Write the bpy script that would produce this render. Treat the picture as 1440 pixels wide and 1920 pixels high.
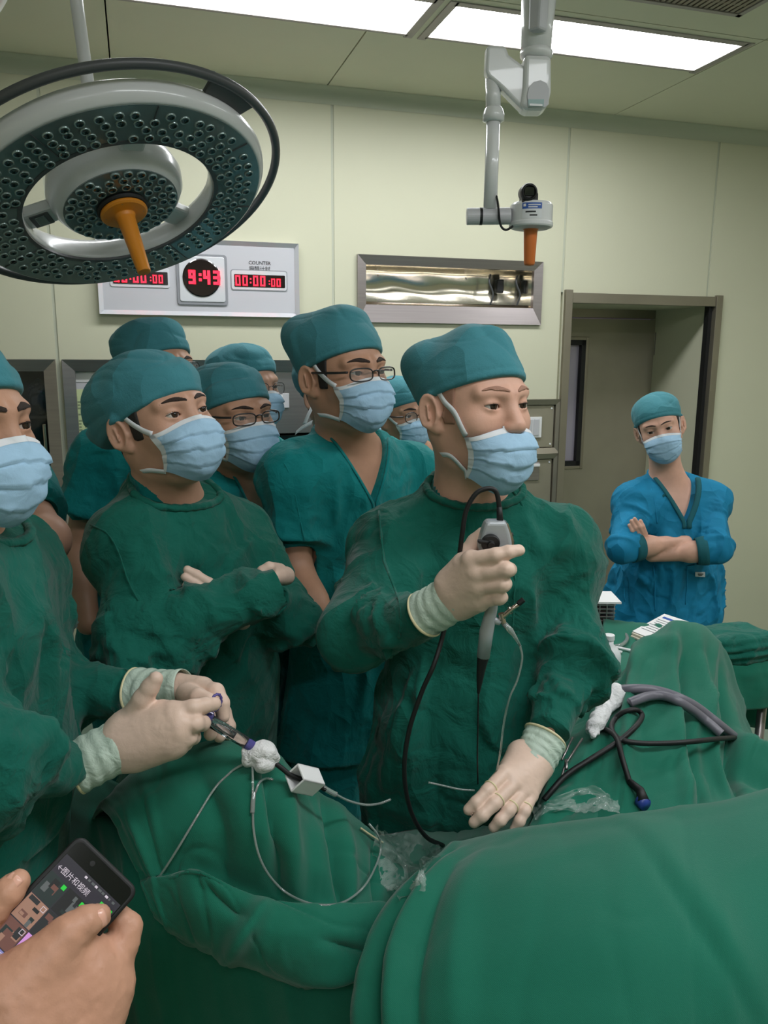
import bpy, math, random
import numpy as np
from mathutils import Vector, Matrix

for _o in list(bpy.data.objects): bpy.data.objects.remove(_o)
SC = bpy.context.scene
COL = SC.collection
random.seed(7); RNG = np.random.default_rng(7)

# ------------------------------------------------------------------ camera
F = 1500.0                                   # focal length in pixels of a 1440 x 1920 frame
CP = np.array([0.0, 0.0, 1.72])
_p, _r = math.radians(11.2), math.radians(0.3)
FW = np.array([0, math.cos(_p), -math.sin(_p)])
_U = np.array([0, math.sin(_p), math.cos(_p)]); _X = np.array([1.0, 0, 0])
RT = math.cos(_r) * _X + math.sin(_r) * _U
UP = -math.sin(_r) * _X + math.cos(_r) * _U
cam = bpy.data.cameras.new('camera'); cam.sensor_fit = 'VERTICAL'; cam.sensor_height = 36.0
cam.lens = 36.0 * F / 1920.0; cam.clip_start = 0.02; cam.clip_end = 50
camo = bpy.data.objects.new('camera', cam); COL.objects.link(camo)
camo.matrix_world = Matrix(((RT[0], UP[0], -FW[0], CP[0]), (RT[1], UP[1], -FW[1], CP[1]), (RT[2], UP[2], -FW[2], CP[2]), (0, 0, 0, 1)))
SC.camera = camo

# ------------------------------------------------------------------ world and exposure
wd = bpy.data.worlds.new('world'); SC.world = wd; wd.use_nodes = True
wd.node_tree.nodes['Background'].inputs[0].default_value = (0.8, 0.85, 0.8, 1)
wd.node_tree.nodes['Background'].inputs[1].default_value = 0.0
SC.view_settings.view_transform = 'Standard'; SC.view_settings.look = 'None'
SC.view_settings.exposure = 0.0; SC.view_settings.gamma = 1.0; SC.view_settings.use_curve_mapping = False
LIGHT_PANEL = 17.6                            # emission of the ceiling light panels

cy = SC.cycles; cy.max_bounces = 6; cy.diffuse_bounces = 3; cy.glossy_bounces = 3; cy.transmission_bounces = 5; cy.transparent_max_bounces = 6
cy.use_light_tree = False; cy.caustics_reflective = False; cy.caustics_refractive = False

# ------------------------------------------------------------------ measuring helpers
def ray(x, y): return FW + RT * (x - 720) / F - UP * (y - 960) / F
def P(x, y, Y):                              # the point seen at a pixel that lies Y metres ahead
    d = ray(x, y); return CP + d * (Y / d[1])
WYAW = math.radians(17)
WU = np.array([math.cos(WYAW), math.sin(WYAW), 0]); WN = np.array([math.sin(WYAW), -math.cos(WYAW), 0])
W0 = np.array([0, 4.1, 0]); CEIL = 2.92
def W(u, off, z): return W0 + WU * u + WN * off + np.array([0, 0, z])
def wall(x, y, off=0.0):
    d = ray(x, y); t = ((W0 + WN * off - CP) @ WN) / (d @ WN); q = CP + d * t
    return float((q - W0) @ WU), float(q[2])
def ceil_uv(x, y, h=CEIL):
    d = ray(x, y); q = CP + d * ((h - CP[2]) / d[2])
    return float((q - W0) @ WU), float((q - W0) @ WN)
def V(*a): return np.array(a, float)
def nrm(v): v = np.asarray(v, float); return v / (np.linalg.norm(v) + 1e-12)

# ------------------------------------------------------------------ materials
def lin(c):
    c = np.asarray(c, float) / 255.0
    return tuple(np.where(c <= 0.04045, c / 12.92, ((c + 0.055) / 1.055) ** 2.4))
MATS = {}
def mat(name, rgb, rough=0.6, metal=0.0, var=0.0, vscale=6.0, bump=0.0, bscale=200.0, emit=None, estr=0.0, spec=0.5,
        trans=0.0, ior=1.45, alpha=1.0, weave=0.0, wrinkle=0.0, wscale=14.0, sss=0.0, sheen=0.0, aniso=None, coat=0.0, crumple=0.0, cscale=9.0):
    m = bpy.data.materials.new(name); m.use_nodes = True; MATS[name] = m
    nt = m.node_tree; b = nt.nodes['Principled BSDF']; L = nt.links
    c = lin(rgb); b.inputs['Base Color'].default_value = (*c, 1)
    b.inputs['Roughness'].default_value = rough; b.inputs['Metallic'].default_value = metal
    b.inputs['Specular IOR Level'].default_value = spec
    if trans: b.inputs['Transmission Weight'].default_value = trans; b.inputs['IOR'].default_value = ior
    if alpha < 1: b.inputs['Alpha'].default_value = alpha
    if coat: b.inputs['Coat Weight'].default_value = coat
    if sheen: b.inputs['Sheen Weight'].default_value = sheen; b.inputs['Sheen Roughness'].default_value = 0.5
    if sss:
        b.inputs['Subsurface Weight'].default_value = sss; b.inputs['Subsurface Radius'].default_value = (0.012, 0.005, 0.003); b.inputs['Subsurface Scale'].default_value = 0.6
    if emit is not None:
        b.inputs['Emission Color'].default_value = (*lin(emit), 1); b.inputs['Emission Strength'].default_value = estr
    tc = nt.nodes.new('ShaderNodeTexCoord')
    if var:
        n = nt.nodes.new('ShaderNodeTexNoise'); n.inputs['Scale'].default_value = vscale; n.inputs['Detail'].default_value = 4
        L.new(tc.outputs['Object'], n.inputs['Vector'])
        if aniso:
            mp = nt.nodes.new('ShaderNodeMapping'); mp.inputs['Scale'].default_value = aniso
            L.new(tc.outputs['Object'], mp.inputs['Vector']); L.new(mp.outputs[0], n.inputs['Vector'])
        r = nt.nodes.new('ShaderNodeValToRGB')
        r.color_ramp.elements[0].position = 0.3; r.color_ramp.elements[1].position = 0.7
        r.color_ramp.elements[0].color = (*[max(0, v * (1 - var)) for v in c], 1); r.color_ramp.elements[1].color = (*[min(1, v * (1 + var)) for v in c], 1)
        L.new(n.outputs['Fac'], r.inputs[0]); L.new(r.outputs[0], b.inputs['Base Color'])
    prev = None
    def addbump(h, st, dist):
        nonlocal prev
        bp = nt.nodes.new('ShaderNodeBump'); bp.inputs['Strength'].default_value = st; bp.inputs['Distance'].default_value = dist
        L.new(h, bp.inputs['Height'])
        if prev: L.new(prev, bp.inputs['Normal'])
        prev = bp.outputs[0]
    if crumple:                                  # creased cloth: facets of a warped cell pattern, stretched downwards
        w1 = nt.nodes.new('ShaderNodeTexNoise'); w1.inputs['Scale'].default_value = 5; w1.inputs['Detail'].default_value = 2; L.new(tc.outputs['Object'], w1.inputs['Vector'])
        va = nt.nodes.new('ShaderNodeVectorMath'); va.operation = 'MULTIPLY_ADD'; va.inputs[1].default_value = (0.16, 0.16, 0.16); L.new(w1.outputs['Color'], va.inputs[0]); L.new(tc.outputs['Object'], va.inputs[2])
        mp2 = nt.nodes.new('ShaderNodeMapping'); mp2.inputs['Scale'].default_value = (1, 1, 0.45); mp2.inputs['Rotation'].default_value = (0.3, 0.5, 0.2); L.new(va.outputs[0], mp2.inputs['Vector'])
        vo = nt.nodes.new('ShaderNodeTexVoronoi'); vo.inputs['Scale'].default_value = cscale; L.new(mp2.outputs[0], vo.inputs['Vector']); addbump(vo.outputs['Distance'], min(1.0, crumple * 2), 0.032)
    if wrinkle:
        n = nt.nodes.new('ShaderNodeTexNoise'); n.inputs['Scale'].default_value = wscale; n.inputs['Detail'].default_value = 5; n.inputs['Distortion'].default_value = 0.6
        L.new(tc.outputs['Object'], n.inputs['Vector']); addbump(n.outputs['Fac'], wrinkle, 0.012)
    if bump:
        n = nt.nodes.new('ShaderNodeTexNoise'); n.inputs['Scale'].default_value = bscale; n.inputs['Detail'].default_value = 3
        L.new(tc.outputs['Object'], n.inputs['Vector']); addbump(n.outputs['Fac'], bump, 0.002)
    if weave:
        w = nt.nodes.new('ShaderNodeTexWave'); w.inputs['Scale'].default_value = 260; w.inputs['Distortion'].default_value = 2.5; w.bands_direction = 'DIAGONAL'
        L.new(tc.outputs['Object'], w.inputs['Vector']); addbump(w.outputs['Fac'], weave, 0.0006)
    if prev: L.new(prev, b.inputs['Normal'])
    if emit is not None and estr > 3: m.cycles.emission_sampling = 'FRONT'
    return m

mat('wall_paint', (214, 213, 188), 0.45, var=0.02, vscale=2, spec=0.35)
mat('ceiling_paint', (224, 223, 200), 0.5, var=0.02, vscale=2, spec=0.35)
mat('coving_paint', (192, 196, 176), 0.4)
mat('joint_strip', (196, 199, 180), 0.5)
mat('floor_vinyl', (120, 140, 125), 0.35, var=0.06, vscale=30)
mat('steel', (168, 160, 160), 0.33, 0.9, var=0.06, vscale=3, bump=0.05, bscale=90, aniso=(1, 1, 40))
mat('steel_dark', (150, 143, 128), 0.4, 0.7, var=0.10, vscale=2.2)
mat('steel_door', (158, 152, 134), 0.45, 0.4, var=0.14, vscale=1.6)
mat('mirror_steel', (232, 224, 206), 0.2, 0.85, wrinkle=0.15, wscale=5)
mat('light_panel', (255, 252, 250), 0.5, emit=(250, 252, 255), estr=LIGHT_PANEL)
mat('light_frame', (168, 160, 158), 0.4, 0.2)
mat('grille_metal', (150, 142, 130), 0.4, 0.5)
mat('black_plastic', (22, 22, 24), 0.45)
mat('black_rubber', (14, 15, 17), 0.55)
mat('dark_void', (18, 18, 20), 0.6)
mat('white_enamel', (225, 226, 226), 0.25, coat=0.3)
mat('lamp_white', (214, 216, 216), 0.28, coat=0.3)
mat('lamp_grey', (78, 80, 82), 0.4)
mat('lamp_face', (108, 122, 122), 0.25, 0.1, var=0.2, vscale=8, coat=0.6)
mat('lens_glass', (150, 170, 168), 0.08, 0.5, coat=1.0)
mat('lens_core', (40, 52, 52), 0.15, 0.3, coat=1.0)
mat('orange_plastic', (222, 140, 38), 0.4)
mat('orange_red_plastic', (214, 116, 52), 0.4)
mat('pale_teal', (130, 165, 162), 0.3)
mat('label_white', (222, 224, 226), 0.5)
mat('label_blue', (50, 90, 170), 0.5)
mat('ink_black', (30, 30, 34), 0.6)
mat('ink_grey', (120, 122, 125), 0.6)
mat('clock_face', (206, 206, 212), 0.35)
mat('clock_frame', (232, 234, 240), 0.28, 0.3)
mat('clock_grey', (150, 152, 158), 0.4)
mat('clock_dark', (28, 14, 18), 0.12, coat=1.0)
mat('led_red', (255, 40, 60), 0.4, emit=(255, 30, 52), estr=3.0)
mat('glass_dark', (20, 24, 28), 0.04, 0.0, spec=0.9, coat=1.0)
mat('cabinet_glass', (30, 36, 42), 0.04, spec=0.9, alpha=0.45)
mat('foil', (150, 165, 205), 0.2, 0.8, wrinkle=0.8, wscale=30)
mat('paper_green', (206, 220, 168), 0.7)
mat('paper_white', (232, 232, 230), 0.7)
mat('paper_cream', (214, 208, 188), 0.7, var=0.15, vscale=120)
mat('paper_ink', (140, 155, 120), 0.7)
mat('plastic_grey', (196, 196, 200), 0.4)
mat('gown_green', (16, 96, 82), 0.85, var=0.10, vscale=9, wrinkle=0.95, crumple=0.5, wscale=20, spec=0.2, sheen=0.12)
mat('drape_green', (22, 105, 84), 0.85, var=0.06, vscale=6, weave=0.3, bump=0.25, bscale=700, spec=0.2, sheen=0.2)
mat('scrub_teal', (10, 124, 124), 0.8, var=0.08, vscale=8, wrinkle=0.8, crumple=0.45, cscale=11, wscale=20, spec=0.2, sheen=0.1)
mat('cap_teal', (66, 132, 142), 0.8, var=0.06, vscale=12, bump=0.3, bscale=420, wrinkle=0.25, crumple=0.22, cscale=12, wscale=20, spec=0.2, sheen=0.1)
mat('jacket_blue', (22, 126, 166), 0.75, var=0.06, vscale=8, wrinkle=0.4, crumple=0.45, cscale=12, wscale=15, spec=0.25)
mat('rib_teal', (10, 98, 108), 0.8, weave=0.8)
mat('mask_blue', (166, 202, 228), 0.75, var=0.04, vscale=20, wrinkle=0.25, wscale=30, bump=0.15, bscale=900, spec=0.25)
mat('mask_white', (226, 230, 234), 0.75)
for nm_, c_ in (('skin_fair', (216, 168, 146)), ('skin_mid', (200, 154, 130)), ('skin_tan', (188, 142, 116)), ('skin_hand', (200, 150, 124))):
    mat(nm_, c_, 0.48, var=0.07, vscale=26, bump=0.12, bscale=320, spec=0.4)
mat('hair_black', (26, 22, 22), 0.6, bump=0.5, bscale=500)
mat('brow_hair', (52, 38, 32), 0.8, bump=0.8, bscale=900)
mat('stubble', (165, 122, 102), 0.6, bump=0.5, bscale=900)
mat('glasses_black', (28, 24, 26), 0.3, coat=0.4)
mat('glove_latex', (226, 196, 178), 0.45, var=0.06, vscale=30, bump=0.10, bscale=160, wrinkle=0.10, wscale=45, spec=0.45)
mat('glove_cuff', (188, 205, 190), 0.5, var=0.10, vscale=22, bump=0.2, bscale=140, wrinkle=0.5, wscale=40, spec=0.4)
mat('glove_bead', (226, 214, 172), 0.5)
mat('gauze', (232, 232, 232), 0.9, wrinkle=0.8, wscale=60, bump=0.5, bscale=300)
mat('scope_grey', (176, 180, 184), 0.35, 0.3)
mat('chrome', (190, 176, 165), 0.2, 1.0)
mat('tube_grey', (108, 106, 116), 0.4)
mat('white_plastic', (235, 235, 235), 0.4)
mat('blue_plastic', (50, 70, 150), 0.35)
mat('purple_plastic', (120, 112, 205), 0.15, trans=0.55, coat=0.4)
mat('clear_plastic', (226, 236, 232), 0.1, trans=0.72, ior=1.42, coat=0.6)
mat('syringe_clear', (240, 242, 246), 0.04, trans=0.95, ior=1.3)
mat('plastic_film', (205, 220, 212), 0.18, wrinkle=1.0, wscale=25, alpha=0.28, coat=0.8)
mat('nail', (226, 172, 150), 0.3, coat=0.3)
def glass_mat(name, rgb, alpha, rough=0.05):
    return mat(name, rgb, rough, spec=0.8, alpha=alpha)
glass_mat('lens_clear', (235, 240, 240), 0.10)
glass_mat('window_glass', (205, 198, 215), 0.55)
def eye_material():
    m = bpy.data.materials.new('eyeball'); m.use_nodes = True; nt = m.node_tree; b = nt.nodes['Principled BSDF']
    a = nt.nodes.new('ShaderNodeAttribute'); a.attribute_name = 'iris'
    r = nt.nodes.new('ShaderNodeValToRGB'); e = r.color_ramp.elements
    e[0].position = 0.0; e[0].color = (0.01, 0.008, 0.006, 1); e[1].position = 1.0; e[1].color = (0.62, 0.56, 0.52, 1)
    for pos, c in ((0.19, (0.012, 0.009, 0.007, 1)), (0.22, (0.05, 0.026, 0.016, 1)), (0.50, (0.025, 0.014, 0.01, 1)), (0.56, (0.62, 0.56, 0.52, 1))):
        q = e.new(pos); q.color = c
    nt.links.new(a.outputs['Fac'], r.inputs[0]); nt.links.new(r.outputs[0], b.inputs['Base Color'])
    b.inputs['Roughness'].default_value = 0.08; MATS['eyeball'] = m
eye_material()

# ------------------------------------------------------------------ objects
ORG = {}
def setp(o, label=None, cat=None, group=None, kind=None):
    if label: o['label'] = label
    if cat: o['category'] = cat
    if group: o['group'] = group
    if kind: o['kind'] = kind
    return o
def empty(name, base, label, cat, group=None, kind=None):
    o = bpy.data.objects.new(name, None); COL.objects.link(o); o.empty_display_size = 0.05
    o.location = tuple(float(x) for x in base); ORG[o.name] = np.asarray(base, float)
    return setp(o, label, cat, group, kind)
def rawmesh(name, v, f, smooth=False):
    me = bpy.data.meshes.new(name); v = np.asarray(v, np.float32)
    if isinstance(f, np.ndarray) and f.ndim == 2:
        n, k = f.shape; me.vertices.add(len(v)); me.vertices.foreach_set('co', v.ravel())
        me.loops.add(n * k); me.loops.foreach_set('vertex_index', f.astype(np.int32).ravel())
        me.polygons.add(n); me.polygons.foreach_set('loop_start', np.arange(0, n * k, k, dtype=np.int32))
        me.update(calc_edges=True); me.validate()
    else:
        me.from_pydata(v.tolist(), [], [list(map(int, q)) for q in f]); me.update()
    if smooth: me.polygons.foreach_set('use_smooth', np.ones(len(me.polygons), bool)); me.update()
    return me
def mk(name, v, f, m, parent=None, base=None, smooth=False, bevel=0.0, solid=0.0, subd=0, seg=2):
    v = np.asarray(v, float).reshape(-1, 3)
    if parent is not None: org = ORG[parent.name]
    elif base is not None: org = np.asarray(base, float)
    else: org = np.array([(v[:, 0].min() + v[:, 0].max()) / 2, (v[:, 1].min() + v[:, 1].max()) / 2, v[:, 2].min()])
    me = rawmesh(name, v - org, f, smooth)
    if m is not None: me.materials.append(MATS[m] if isinstance(m, str) else m)
    o = bpy.data.objects.new(name, me); COL.objects.link(o); ORG[o.name] = org
    if parent is not None: o.parent = parent
    else: o.location = tuple(org)
    if subd:
        s = o.modifiers.new('subdivision', 'SUBSURF'); s.levels = subd; s.render_levels = subd
    if solid:
        s = o.modifiers.new('solidify', 'SOLIDIFY'); s.thickness = solid; s.offset = 0
    if bevel:
        s = o.modifiers.new('bevel', 'BEVEL'); s.width = bevel; s.segments = seg; s.limit_method = 'ANGLE'; s.angle_limit = 0.6
    return o
class MB:
    """collects boxes, tubes, lathes and grids into one mesh"""
    def __init__(s): s.v = []; s.f = []
    def add(s, v, f):
        n = len(s.v); s.v += [tuple(map(float, q)) for q in v]; s.f += [[int(i) + n for i in q] for q in f]; return s
    def box(s, c, sx, sy, sz, ax=None):
        ax = np.eye(3) if ax is None else np.asarray(ax); c = np.asarray(c, float)
        v = [c + ax[0] * sx / 2 * i + ax[1] * sy / 2 * j + ax[2] * sz / 2 * k for i in (-1, 1) for j in (-1, 1) for k in (-1, 1)]
        f = [(0, 1, 3, 2), (4, 6, 7, 5), (0, 4, 5, 1), (2, 3, 7, 6), (0, 2, 6, 4), (1, 5, 7, 3)]
        if np.dot(np.cross(ax[0], ax[1]), ax[2]) < 0: f = [q[::-1] for q in f]
        return s.add(v, f)
    def wbox(s, u0, u1, o0, o1, z0, z1):      # box in the frame of the back wall
        return s.box(W((u0 + u1) / 2, (o0 + o1) / 2, (z0 + z1) / 2), abs(u1 - u0), abs(o1 - o0), abs(z1 - z0), (WU, WN, V(0, 0, 1)))
    def tube(s, pts, r, n=10, caps=True, flat=None):
        pts = np.asarray(pts, float); m = len(pts); r = np.broadcast_to(np.asarray(r, float), (m,))
        t = np.gradient(pts, axis=0); t /= np.linalg.norm(t, axis=1)[:, None] + 1e-12
        a = np.cross(t[0], (0, 0, 1.0)); 
        if np.linalg.norm(a) < 0.1: a = np.cross(t[0], (1.0, 0, 0))
        a = nrm(a); v = []
        for i in range(m):
            a = nrm(a - t[i] * (a @ t[i])); b = np.cross(t[i], a)
            for k in range(n):
                w = 2 * math.pi * k / n
                v.append(pts[i] + r[i] * (a * math.cos(w) + b * math.sin(w) * (flat or 1)))
        f = [(i * n + k, i * n + (k + 1) % n, (i + 1) * n + (k + 1) % n, (i + 1) * n + k) for i in range(m - 1) for k in range(n)]
        if caps: f += [tuple(range(n))[::-1], tuple((m - 1) * n + k for k in range(n))]
        return s.add(v, f)
    def lathe(s, c, axis, prof, n=48, closed=False, capa=True, capb=True):   # prof: (radius, height along the axis)
        c = np.asarray(c, float); axis = nrm(axis); a = np.cross(axis, (0, 0, 1.0))
        if np.linalg.norm(a) < 0.05: a = np.cross(axis, (1.0, 0, 0))
        a = nrm(a); b = np.cross(axis, a); m = len(prof)
        v = [c + axis * h + r * (a * math.cos(2 * math.pi * k / n) + b * math.sin(2 * math.pi * k / n)) for r, h in prof for k in range(n)]
        f = [(i * n + k, i * n + (k + 1) % n, (i + 1) * n + (k + 1) % n, (i + 1) * n + k) for i in range(m - 1) for k in range(n)]
        if closed: f += [((m - 1) * n + k, (m - 1) * n + (k + 1) % n, (k + 1) % n, k) for k in range(n)]
        else:
            if capa: f += [tuple(range(n))[::-1]]
            if capb: f += [tuple((m - 1) * n + k for k in range(n))]
        return s.add(v, f)
    def prism(s, pts, d):                      # polygon extruded by the vector d
        pts = [np.asarray(p, float) for p in pts]; n = len(pts); d = np.asarray(d, float)
        return s.add(pts + [p + d for p in pts], [tuple(range(n))[::-1], tuple(range(n, 2 * n))] + [(i, (i + 1) % n, n + (i + 1) % n, n + i) for i in range(n)])
    def build(s, name, m, parent=None, base=None, **k): return mk(name, s.v, s.f, m, parent, base, **k)
def spline(pts, n=8):                          # Catmull-Rom through points
    p = np.asarray(pts, float); p = np.vstack([2 * p[0] - p[1], p, 2 * p[-1] - p[-2]]); out = []
    for i in range(1, len(p) - 2):
        for t in np.linspace(0, 1, n, endpoint=False):
            out.append(0.5 * ((2 * p[i]) + (-p[i - 1] + p[i + 1]) * t + (2 * p[i - 1] - 5 * p[i] + 4 * p[i + 1] - p[i + 2]) * t * t + (-p[i - 1] + 3 * p[i] - 3 * p[i + 1] + p[i + 2]) * t ** 3))
    out.append(p[-2]); return np.array(out)
# ------------------------------------------------------------------ room shell
UL, UR, OFFB = -3.4, 3.3, 6.4                  # left wall, right wall, distance of the wall behind the camera
def structure(o): o['kind'] = 'structure'; return o
structure(MB().wbox(UL, UR, -1.6, OFFB, -0.08, 0).build('floor', 'floor_vinyl'))
dl, dr = wall(1058, 700)[0] + 0.0, wall(1352, 556)[0]; dl = wall(1058, 548)[0]
DZ = 2.045
XR = (wall(669, 477)[0], wall(1016, 494)[0], wall(700, 604.5)[1], wall(669, 477)[1])
CABZ = wall(117, 674)[1]
CA = (UL + 0.4, wall(105, 690)[0], 0.55, CABZ)
CB = (wall(117, 690)[0], wall(625, 690)[0], 0.55, CABZ)
CR = (wall(880, 760)[0], wall(1051, 760)[0], 0.85, wall(1050, 748)[1])
HOLES = [(XR[0] + .02, XR[1] - .02, XR[2] + .02, XR[3] - .02), (CA[0] + .02, CA[1] - .02, CA[2] + .02, CA[3] - .02), (CB[0] + .02, CB[1] - .02, CB[2] + .02, CB[3] - .02),
         (CR[0] + .02, CR[1] - .02, CR[2] + .02, CR[3] - .02), (dl + .02, dr - .02, 0, DZ - .02)]
wallb = structure(MB().wbox(UL, dl + .02, -0.30, -0.26, 0, CEIL).wbox(dr - .02, UR, -0.30, -0.26, 0, CEIL).wbox(dl + .02, dr - .02, -0.30, -0.26, DZ - .02, CEIL).build('wall_back', 'joint_strip'))
seams = [UL, wall(98, 560)[0] - 1.21, wall(100, 560)[0], wall(624, 400)[0], (wall(1064, 250)[0] + dl) / 2, wall(1348, 280)[0], UR]
GAP = 0.007
def rects(u0, u1, z0, z1):
    us = sorted({u0, u1, *[min(max(h[i], u0), u1) for h in HOLES for i in (0, 1)]}); zs = sorted({z0, z1, *[min(max(h[i], z0), z1) for h in HOLES for i in (2, 3)]})
    for a, b in zip(us, us[1:]):
        run = None
        for c, d in zip(zs, zs[1:]):
            m = ((a + b) / 2, (c + d) / 2)
            if any(h[0] < m[0] < h[1] and h[2] < m[1] < h[3] for h in HOLES):
                if run: yield (a, b, *run)
                run = None
            else: run = (run[0], d) if run else (c, d)
        if run: yield (a, b, *run)
for a, b in zip(seams, seams[1:]):
    mb = MB()
    for r_ in rects(a + GAP, b - GAP, 0.0, 2.862): mb.wbox(r_[0], r_[1], -0.26, 0, r_[2], r_[3])
    mb.build('wall_panel', 'wall_paint', wallb)
for s_ in seams[1:-1]:
    zb = DZ if s_ > 0.9 else 0.0
    MB().wbox(s_ - GAP, s_ + GAP, -0.26, -0.004, zb, 2.862).build('joint_strip', 'joint_strip', wallb)
structure(MB().wbox(UL - .1, UL, -1.6, OFFB, 0, CEIL).build('wall_left', 'wall_paint'))
structure(MB().wbox(UR, UR + .1, -1.6, OFFB, 0, CEIL).build('wall_right', 'wall_paint'))
structure(MB().wbox(UL, UR, OFFB, OFFB + .1, 0, CEIL).build('wall_front', 'wall_paint'))
# coving between wall and ceiling
co_u, co_o = ceil_uv(610, 165)
mb = MB(); N_ = 8; prof = [(0.0, 2.855)] + [(0.05 * (i / N_) + co_o * 0, 2.86 + 0.06 * (i / N_)) for i in range(1, N_)] + [(max(co_o, 0.06), CEIL - 0.001)]
prof = [(0.002 + (max(co_o, .06)) * (1 - math.cos(t)), 2.855 + (CEIL - .001 - 2.855) * math.sin(t)) for t in np.linspace(0, math.pi / 2, 9)]
vv = [W(u, o, z) for u in (UL, UR) for o, z in prof]; n_ = len(prof)
structure(mk('trim_1', vv, [(i, i + 1, n_ + i + 1, n_ + i) for i in range(n_ - 1)], 'coving_paint', smooth=True))
# ceiling of panels with recessed light panels
L1 = (ceil_uv(795, 70)[0], ceil_uv(1298, 135)[0], 1.17, 1.49)
l_o0 = np.mean([ceil_uv(*q)[1] for q in ((795, 70), (1298, 135), (765, 65), (270, 0))]); l_o1 = np.mean([ceil_uv(*q)[1] for q in ((845, 5), (1390, 83))])
l_len = L1[1] - L1[0]; l_gap = L1[0] - ceil_uv(765, 65)[0]
rowA = [(L1[0] + k * (l_len + l_gap), L1[1] + k * (l_len + l_gap), l_o0, l_o1) for k in (-1, 0)]
rowB = [(-0.95 + k * (l_len + l_gap), -0.95 + l_len + k * (l_len + l_gap), 3.55, 3.87) for k in range(2)]
rowS = []
LIGHTS = rowA + rowB + [(1.75, 2.07, 1.75, 2.98), (-2.3, -1.07, 4.9, 5.22)]
vg = (ceil_uv(1175, 0)[0], ceil_uv(1388, 30)[0], ceil_uv(1385, 31)[1])
VENT = (vg[0] - 0.35, vg[1], vg[2], vg[2] + 0.9)
CH = LIGHTS + [VENT]
ceilo = structure(MB().wbox(UL, UR, -1.6, OFFB, CEIL + .13, CEIL + .2).build('ceiling', 'ceiling_paint'))
cu = [UL, ceil_uv(197, 60)[0], ceil_uv(650, 110)[0] , L1[1] + 0.06, UR]
cu = [UL, ceil_uv(200, 40)[0], (ceil_uv(612, 160)[0] + ceil_uv(688, 60)[0]) / 2, L1[1] + 0.035, UR]
cs = [-0.02, l_o1 + 0.06, 3.2, 4.6, OFFB]
for a, b in zip(cu, cu[1:]):
    for c, d in zip(cs, cs[1:]):
        us = sorted({a + .003, b - .003, *[min(max(h[i], a + .003), b - .003) for h in CH for i in (0, 1)]}); os_ = sorted({c + .003, d - .003, *[min(max(h[i], c + .003), d - .003) for h in CH for i in (2, 3)]})
        mb = MB()
        for p0, p1 in zip(us, us[1:]):
            for q0, q1 in zip(os_, os_[1:]):
                m = ((p0 + p1) / 2, (q0 + q1) / 2)
                if not any(h[0] < m[0] < h[1] and h[2] < m[1] < h[3] for h in CH): mb.wbox(p0, p1, q0, q1, CEIL, CEIL + .12)
        mb.build('ceiling_panel', 'ceiling_paint', ceilo)
lab = {2: 'out-of-view ceiling light panel over the photographer', 3: 'out-of-view ceiling light panel over the right foreground', 4: 'out-of-view ceiling light panel along the right side', 5: 'out-of-view ceiling light panel at the back of the room', 0: 'long bright light panel above the ring lamp, cut by the top edge', 1: 'bright rectangular ceiling light panel above the camera arm'}
for i, (a, b, c, d) in enumerate(LIGHTS):
    e = empty('ceiling_light', W((a + b) / 2, (c + d) / 2, CEIL), lab.get(i, 'ceiling light panel out of view behind the camera'), 'ceiling light', 'recessed ceiling light panels')
    MB().wbox(a + .012, b - .012, c + .012, d - .012, CEIL + .004, CEIL + .02).build('diffuser', 'light_panel', e)
    t = 0.022
    for q in ((a - t, a + .012, c - t, d + t), (b - .012, b + t, c - t, d + t), (a, b, c - t * .3, c + .012), (a, b, d - .012, d + t)):
        MB().wbox(*q, CEIL - .004, CEIL + .02).build('frame', 'light_frame', e, bevel=.002)
e = empty('ceiling_grille', W((VENT[0] + VENT[1]) / 2, (VENT[2] + VENT[3]) / 2, CEIL), 'grey metal air grille in the ceiling at the top right corner', 'air grille')
MB().wbox(*VENT, CEIL + .05, CEIL + .07).build('backing', 'dark_void', e)
for q in ((VENT[0], VENT[0] + .02, VENT[2], VENT[3]), (VENT[1] - .02, VENT[1], VENT[2], VENT[3]), (VENT[0], VENT[1], VENT[2], VENT[2] + .02)):
    MB().wbox(*q, CEIL - .003, CEIL + .05).build('frame', 'light_frame', e)
ns = int((VENT[1] - VENT[0] - .04) / .022)
for i in range(ns):
    u = VENT[0] + .02 + (i + .5) * (VENT[1] - VENT[0] - .04) / ns
    MB().wbox(u - .007, u + .007, VENT[2] + .02, VENT[3], CEIL, CEIL + .03).build('slat', 'grille_metal', e)
for i in range(9):
    o_ = VENT[2] + .07 + i * .09
    MB().wbox(VENT[0] + .02, VENT[1] - .02, o_, o_ + .012, CEIL + .002, CEIL + .028).build('cross_bar', 'grille_metal', e)
# far corner of a light cut by the top-left of the frame belongs to the lamp arm, see below

# ------------------------------------------------------------------ door recess
def pxu(u, off, z):
    v = W(u, off, z) - CP; return 720 + F * (v @ RT) / (v @ FW)
rec = 0.3
for _ in range(40):                            # depth of the recess from where its far right corner is seen
    x_ = pxu(dr - .045, -rec, 1.8); rec += (x_ - 1226) * 0.0008
FRW = 0.042
d1 = structure(MB().wbox(dl, dl + FRW, -.02, .022, 0, DZ + .012).build('door_1', 'steel_dark', bevel=.002))
MB().wbox(dr - FRW, dr, -.02, .022, 0, DZ + .006).build('frame_post', 'steel_dark', d1, bevel=.002)
MB().wbox(dl + FRW, dr - FRW, -.02, .014, DZ - .055, DZ - .002).build('frame_header', 'steel_dark', d1, bevel=.002)
MB().wbox(dr - FRW - .022, dr - FRW + .01, -.05, -.012, 0, DZ - .05).build('dark_strip', 'dark_void', d1)  # dark upright strip just inside the right frame post
rw = structure(MB().wbox(dr - .045, dr + .1, -rec - .05, -.02, 0, DZ + .3).build('wall_recess', 'wall_paint'))
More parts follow.
